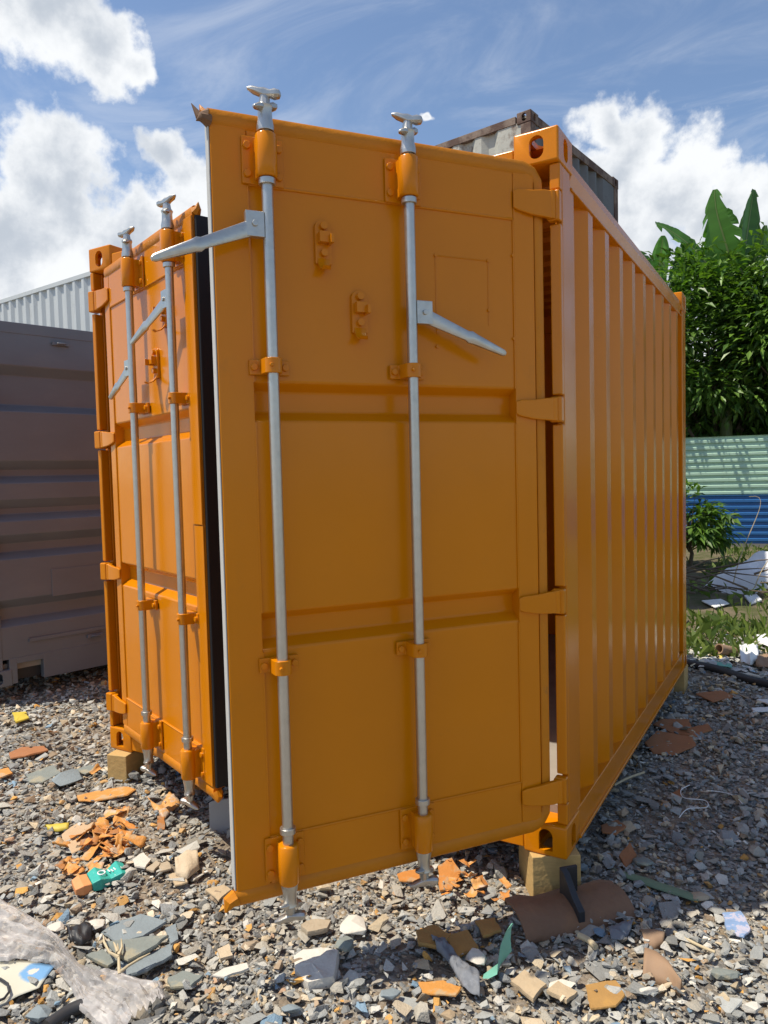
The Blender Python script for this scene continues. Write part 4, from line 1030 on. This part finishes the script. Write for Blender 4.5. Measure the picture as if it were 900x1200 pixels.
col = T.mix(T.ss(T.m('ADD', T.v('DISTANCE', tc, tuple(cw), out=1), T.m('MULTIPLY', T.noise(tc, 30, 4, .6), .03)), .03, .036, 1, 0), col, (.72, .58, .46, 1))
T.put(b.inputs['Base Color'], col); b.inputs['Roughness'].default_value = .45; ps.data.materials.append(mt)
mb = MB(); pts = [g(u, v, .034) for u, v in ((-12,1146),(0,1147),(9,1153),(11,1162),(5,1170),(-8,1176))]; c = pts[2].copy()
mb.tube([p-c for p in pts], .004, 7); o = mb.build('cable', M_BLACK); o.location = c; tag(o, 'bent black cable end on the printed sheet', 'cable')

def rod(px, r, name, label, cat, material, z=.025, zs=None, group=None, n=8, wob=0):
    pts = []
    rnd = random.Random(int(px[0][0]+px[0][1]))
    def cr(i, f, a):
        q = [px[max(0, i-1)][a], px[i][a], px[i+1][a], px[min(len(px)-1, i+2)][a]]
        return .5*((2*q[1])+(-q[0]+q[2])*f+(2*q[0]-5*q[1]+4*q[2]-q[3])*f*f+(-q[0]+3*q[1]-3*q[2]+q[3])*f**3)
    for i in range(len(px)-1):
        for k in range(6):
            f = k/6; u = cr(i, f, 0); v = cr(i, f, 1)
            zz = z if zs is None else zs[i]*(1-f)+zs[i+1]*f; pts.append(g(u, v, z)+Vector((rnd.uniform(-wob, wob), rnd.uniform(-wob, wob), zz-z)))
    pts.append(g(*px[-1], z)+Vector((0, 0, (zs[-1]-z) if zs else 0))); c = pts[0].copy(); c.z = 0
    mb = MB().tube([p-c for p in pts], r, n); o = mb.build(name, material, None, smooth=60); o.location = c
    return tag(o, label, cat, group) if label else o
rod([(55,1204),(80,1186),(104,1176)], .020, 'pipe_piece', 'short dark pipe piece at the bottom left edge', 'pipe', M_PVC, z=.03, n=12)
rod([(800,776),(840,784),(880,797),(925,806)], .030, 'hose', 'long black hose lying across the ground beyond the shade', 'hose', M_PVC, z=.03, n=10)
rod([(796,958),(806,948),(828,946),(826,938),(802,935),(798,926),(808,920)], .0022, 'wire', 'looped white wire in the shade right of the container', 'wire', M_WHITE, z=.035)
rod([(828,926),(850,929),(862,934),(870,942)], .0022, 'wire', 'short white wire right of the looped one', 'wire', M_WHITE, z=.035)
C([(716,1018),(760,1030),(820,1050)], [(724,1026),(762,1040),(818,1058)], 14, 4, .006, 'green_strip', 'long dull green strip in the shade right of the steel offcut', 'scrap', M_GREENS, arch=.008, freq=8, th=.002)
rod([(720,920),(735,912),(755,905)], .006, 'stick', 'short tan stick in the shade by the bottom rail', 'stick', M_TWIG, z=.03)
rod([(740,885),(748,894),(750,900)], .004, 'stick', 'tiny dark stick just beside the bottom rail', 'stick', M_STICK, z=.03)
rod([(790,1092),(815,1106),(838,1116)], .005, 'stick', 'thin pale stick above the pointed greenish stone', 'stick', M_TWIG, z=.03)
rod([(678,1096),(690,1102),(698,1110)], .010, 'stick', 'stubby tan stick below the steel offcut', 'stick', M_TWIG, z=.03)
def root_twig():
    c = g(138, 1136, .05); c.z = 0; rt = empty('dry_root', c, 'forked dry root lying on the slate heap', 'root')
    for px in ([(140,1142),(139,1122),(138,1106)], [(139,1122),(128,1116),(122,1104),(121,1096)], [(139,1120),(143,1110),(142,1100)], [(138,1116),(135,1108),(133,1104)], [(140,1140),(150,1132),(163,1124),(176,1117)]):
        pts = [g(u, v, .062)-c for u, v in px]; MB().tube(pts, [.006]+[.004]*(len(pts)-2)+[.0015], 6).build('branch', M_TWIG, rt, smooth=60)
root_twig()

# crushed juice carton
def carton():
    c = g(117, 1040, .0); A, B = g(86, 1040, .03), g(148, 1020, .03); ax = B-A; ln = ax.length; ax.normalize(); pr = Vector((ax.y, -ax.x, 0))
    c = (A+B)/2; c.z = .0
    rt = empty('drink_carton', c, 'crushed teal and orange drink carton in the middle left', 'carton')
    def ring(f, w, h0, h1, sk=0): return [tuple(ax*(f*ln)+pr*q+Vector((0, 0, z))) for q, z in ((-w, h0+sk), (w, h0), (w, h1), (-w, h1+sk))]
    rr = [ring(-.20, .046, .012, .046), ring(-.05, .050, .010, .054, .006), ring(.15, .042, .012, .040, -.004), ring(.36, .050, .012, .052, .006), ring(.5, .044, .018, .042)]
    MB().loft(rr).build('sleeve', M_CTEAL, rt, bevel=.004, smooth=None)
    rr = [ring(-.50, .034, .014, .036, .008), ring(-.36, .048, .010, .048), ring(-.205, .046, .012, .045)]
    MB().loft(rr).build('base_end', M_CORN, rt, bevel=.004, smooth=None)
    pts = [ax*(ln*(.02)+.013*math.cos(a))+pr*(.004+.016*math.sin(a))+Vector((0, 0, .0545)) for a in (2*math.pi*k/14 for k in range(15))]
    MB().tube(pts, .0028, 5).build('letter_ring', M_WHITE, rt)
    for k in range(5):
        a = ax*(ln*(.16+.055*k))+pr*(-.012+.006*(k % 2)); MB().tube([a+Vector((0, 0, .050)), a+pr*.020+ax*.004+Vector((0, 0, .050))], .0024, 5).build('letter_stroke', M_WHITE, rt)
carton()

# heap of curled orange scraps, and strays
def scrap_mesh(seed):
    rnd = random.Random(seed); nu, nv = 5, 4; L_, W_ = rnd.uniform(.05, .10), rnd.uniform(.025, .05); cu = rnd.uniform(1.0, 3.2); tw = rnd.uniform(-.8, .8); V = []
    for i in range(nu+1):
        for j in range(nv+1):
            x = (i/nu-.5)*L_; y = (j/nv-.5)*W_*(1+.35*mnoise.noise(Vector((i*.7, seed, 0)))); a = y*cu/W_
            z = W_*.35*(1-math.cos(a))+x*tw*y*12+.006*mnoise.noise(Vector((i*.9, j*.9, seed))); V.append((x+.006*mnoise.noise(Vector((j, seed*1.7, 3))), y, z))
    return MB().add(V, [(i*(nv+1)+j, i*(nv+1)+j+1, (i+1)*(nv+1)+j+1, (i+1)*(nv+1)+j) for i in range(nu) for j in range(nv)]).mesh('orange_scrap', M_SCRAP, 60)
SM = [scrap_mesh(k) for k in range(7)]
rs = random.Random(77)
def scrap(u, v, label, group, zz=.03, sc=1.0):
    o = link('orange_scrap', SM[rs.randrange(7)]); p = g(u, v, zz); o.location = p; o.rotation_euler = (rs.uniform(-.5, .5), rs.uniform(-.5, .5), rs.uniform(0, 6.3)); o.scale = (sc,)*3
    s = o.modifiers.new('thick', 'SOLIDIFY'); s.thickness = .002
    tag(o, label, 'scrap', group)
for k in range(46):
    a = rs.gauss(0, 1); b = rs.gauss(0, 1); u = 124+a*17+b*4; v = 985+b*13-a*6
    scrap(u, v, 'curled orange scrap in the heap above the crushed carton', 'orange scraps heaped above the carton', zz=rs.uniform(.015, .055), sc=rs.uniform(.7, 1.25))
for k in range(9):
    scrap(78+rs.uniform(-4, 36), 1015+rs.uniform(-10, 6), 'curled orange scrap left of the crushed carton', 'orange scraps left of the carton', sc=rs.uniform(.5, .9))
for k in range(16):
    scrap(rs.uniform(520, 600), rs.uniform(1005, 1066), 'small orange scrap on the lit gravel under the open door', 'orange scraps under the open door', sc=rs.uniform(.35, .8))
for u, v, lb in ((112,903,'small orange scrap right of the square slate block'), (62,858,'small orange scrap on the far left gravel'), (140,905,'small orange scrap at the foot of the left timber block'), (150,862,'orange scrap lying left of the lower corner casting')):
    scrap(u, v, lb, None, sc=.8)

# ------------------------------------------------------------------ things beyond the hose
def sack():
    c = g(890, 688, 0); rt = None; V = []; nu, nv = 40, 34
    P = Vector((AX_R.x, AX_R.y, 0)).normalized(); Q = Vector((-P.y, P.x, 0))
    for i in range(nu+1):
        for j in range(nv+1):
            a = i/nu*2-1; b_ = j/nv*2-1; r2 = a*a+b_*b_
            h = max(0, 1-r2*.75)**.9 if r2 < 1.333 else 0; n1 = mnoise.noise(Vector((a*2.2, b_*2.2, 3))); n2 = mnoise.noise(Vector((a*5, b_*5, 1)))
            V.append(P*(a*.62+.05*n2)+Q*(b_*.45)+Vector((0, 0, (.44*h*(1+.30*a))*(1+.30*n1)+.035*n2+.012*mnoise.noise(Vector((a*14, b_*14, 2)))-.05)))
    mb = MB().add([tuple(v) for v in V], [(i*(nv+1)+j, (i+1)*(nv+1)+j, (i+1)*(nv+1)+j+1, i*(nv+1)+j+1) for i in range(nu) for j in range(nv)])
    o = mb.build('sack', M_SACK, None, smooth=70); o.location = c
    tag(o, 'large slumped white sack in front of the blue sheets', 'sack')
sack()
def brush():
    c = g(850, 700, 0); rt = empty('brush_pile', c, 'pile of thin dead branches in front of the shrub and white sack', 'brush')
    rb = random.Random(5)
    for k in range(26):
        a = Vector((rb.uniform(-.9, 1.0), rb.uniform(-.5, .7), rb.uniform(.02, .30))); ang = rb.gauss(0, .35)+(math.pi if rb.random() < .5 else 0); ln = rb.uniform(.5, 1.3)
        b_ = a+Vector((math.cos(ang)*ln, math.sin(ang)*ln*.5, rb.uniform(-.25, .25))); b_.z = max(.01, b_.z); md = a.lerp(b_, .5)+Vector((0, 0, rb.uniform(-.03, .10)))
        MB().tube([a, md, b_], [rb.uniform(.008, .02), .008, .003], 5).build('twig', M_STICK, rt, smooth=60)
    def bz(P, t):
        q = [Vector(p) for p in P]
        while len(q) > 1: q = [q[i].lerp(q[i+1], t) for i in range(len(q)-1)]
        return q[0]
    for pts in ([(.05, .4, .1), (.15, .5, .75), (.55, .5, 1.25), (.22, .5, 1.18)], [(-.6, .3, .1), (-.75, .4, .6), (-.55, .4, .8)], [(.3, .2, .1), (.42, .3, .55), (.70, .3, .60)]):
        MB().tube([bz(pts, k/12) for k in range(13)], [.007-.0004*k for k in range(13)], 5).build('twig', M_TWIG, rt, smooth=60)
brush()
S([(822,702),(845,700),(855,706),(838,711)], .02, 'board_piece', 'flat white board on the shaded ground before the brush pile', 'board', M_WHITE)
S([(872,696),(886,694),(893,700),(880,704)], .03, 'board_piece', 'small white slab on the shaded ground below the sack', 'board', M_WHITE)
C([(866,766),(874,760),(886,764)], [(868,780),(880,783),(890,777)], 12, 10, .10, 'plastic_bag', 'crumpled white bag in the sunlit litter beyond the hose', 'plastic bag', M_WHITE, freq=11, th=.002, seed=12)
C([(886,750),(900,744),(915,748)], [(888,756),(902,760),(916,757)], 12, 8, .06, 'plastic_bag', 'crumpled white bag at the right edge on the grass', 'plastic bag', M_WHITE, freq=11, th=.002, seed=13)
C([(884,774),(896,770),(912,772)], [(886,783),(900,785),(912,782)], 10, 8, .06, 'rag', 'brown rag right of the white bag in the litter', 'rag', M_LEATHER, freq=10, th=.002, seed=14)
C([(826,774),(840,776),(856,778)], [(828,778),(842,781),(858,783)], 10, 4, .015, 'green_strip', 'bright green strip in the sunlit litter beyond the hose', 'scrap', M_TEAL, freq=8, th=.002, seed=15)
def can():
    c = g(851, 772, 0); rt = empty('pipe_stub', c+Vector((0, 0, .07)), 'short tilted brown pipe stub in the litter beyond the hose', 'pipe')
    ax = Vector((-.5, -.75, .25)).normalized(); u = ax.orthogonal().normalized(); w = ax.cross(u); rings = []
    for t, r in ((-.09, .040), (.09, .042), (.088, .032), (-.05, .030)):
        rings.append([tuple(ax*t+(u*math.cos(q)+w*math.sin(q))*r) for q in (2*math.pi*k/16 for k in range(16))])
    MB().loft(rings).build('pipe_wall', M_LEATHER, rt)
can()
# sunlit litter beyond the hose
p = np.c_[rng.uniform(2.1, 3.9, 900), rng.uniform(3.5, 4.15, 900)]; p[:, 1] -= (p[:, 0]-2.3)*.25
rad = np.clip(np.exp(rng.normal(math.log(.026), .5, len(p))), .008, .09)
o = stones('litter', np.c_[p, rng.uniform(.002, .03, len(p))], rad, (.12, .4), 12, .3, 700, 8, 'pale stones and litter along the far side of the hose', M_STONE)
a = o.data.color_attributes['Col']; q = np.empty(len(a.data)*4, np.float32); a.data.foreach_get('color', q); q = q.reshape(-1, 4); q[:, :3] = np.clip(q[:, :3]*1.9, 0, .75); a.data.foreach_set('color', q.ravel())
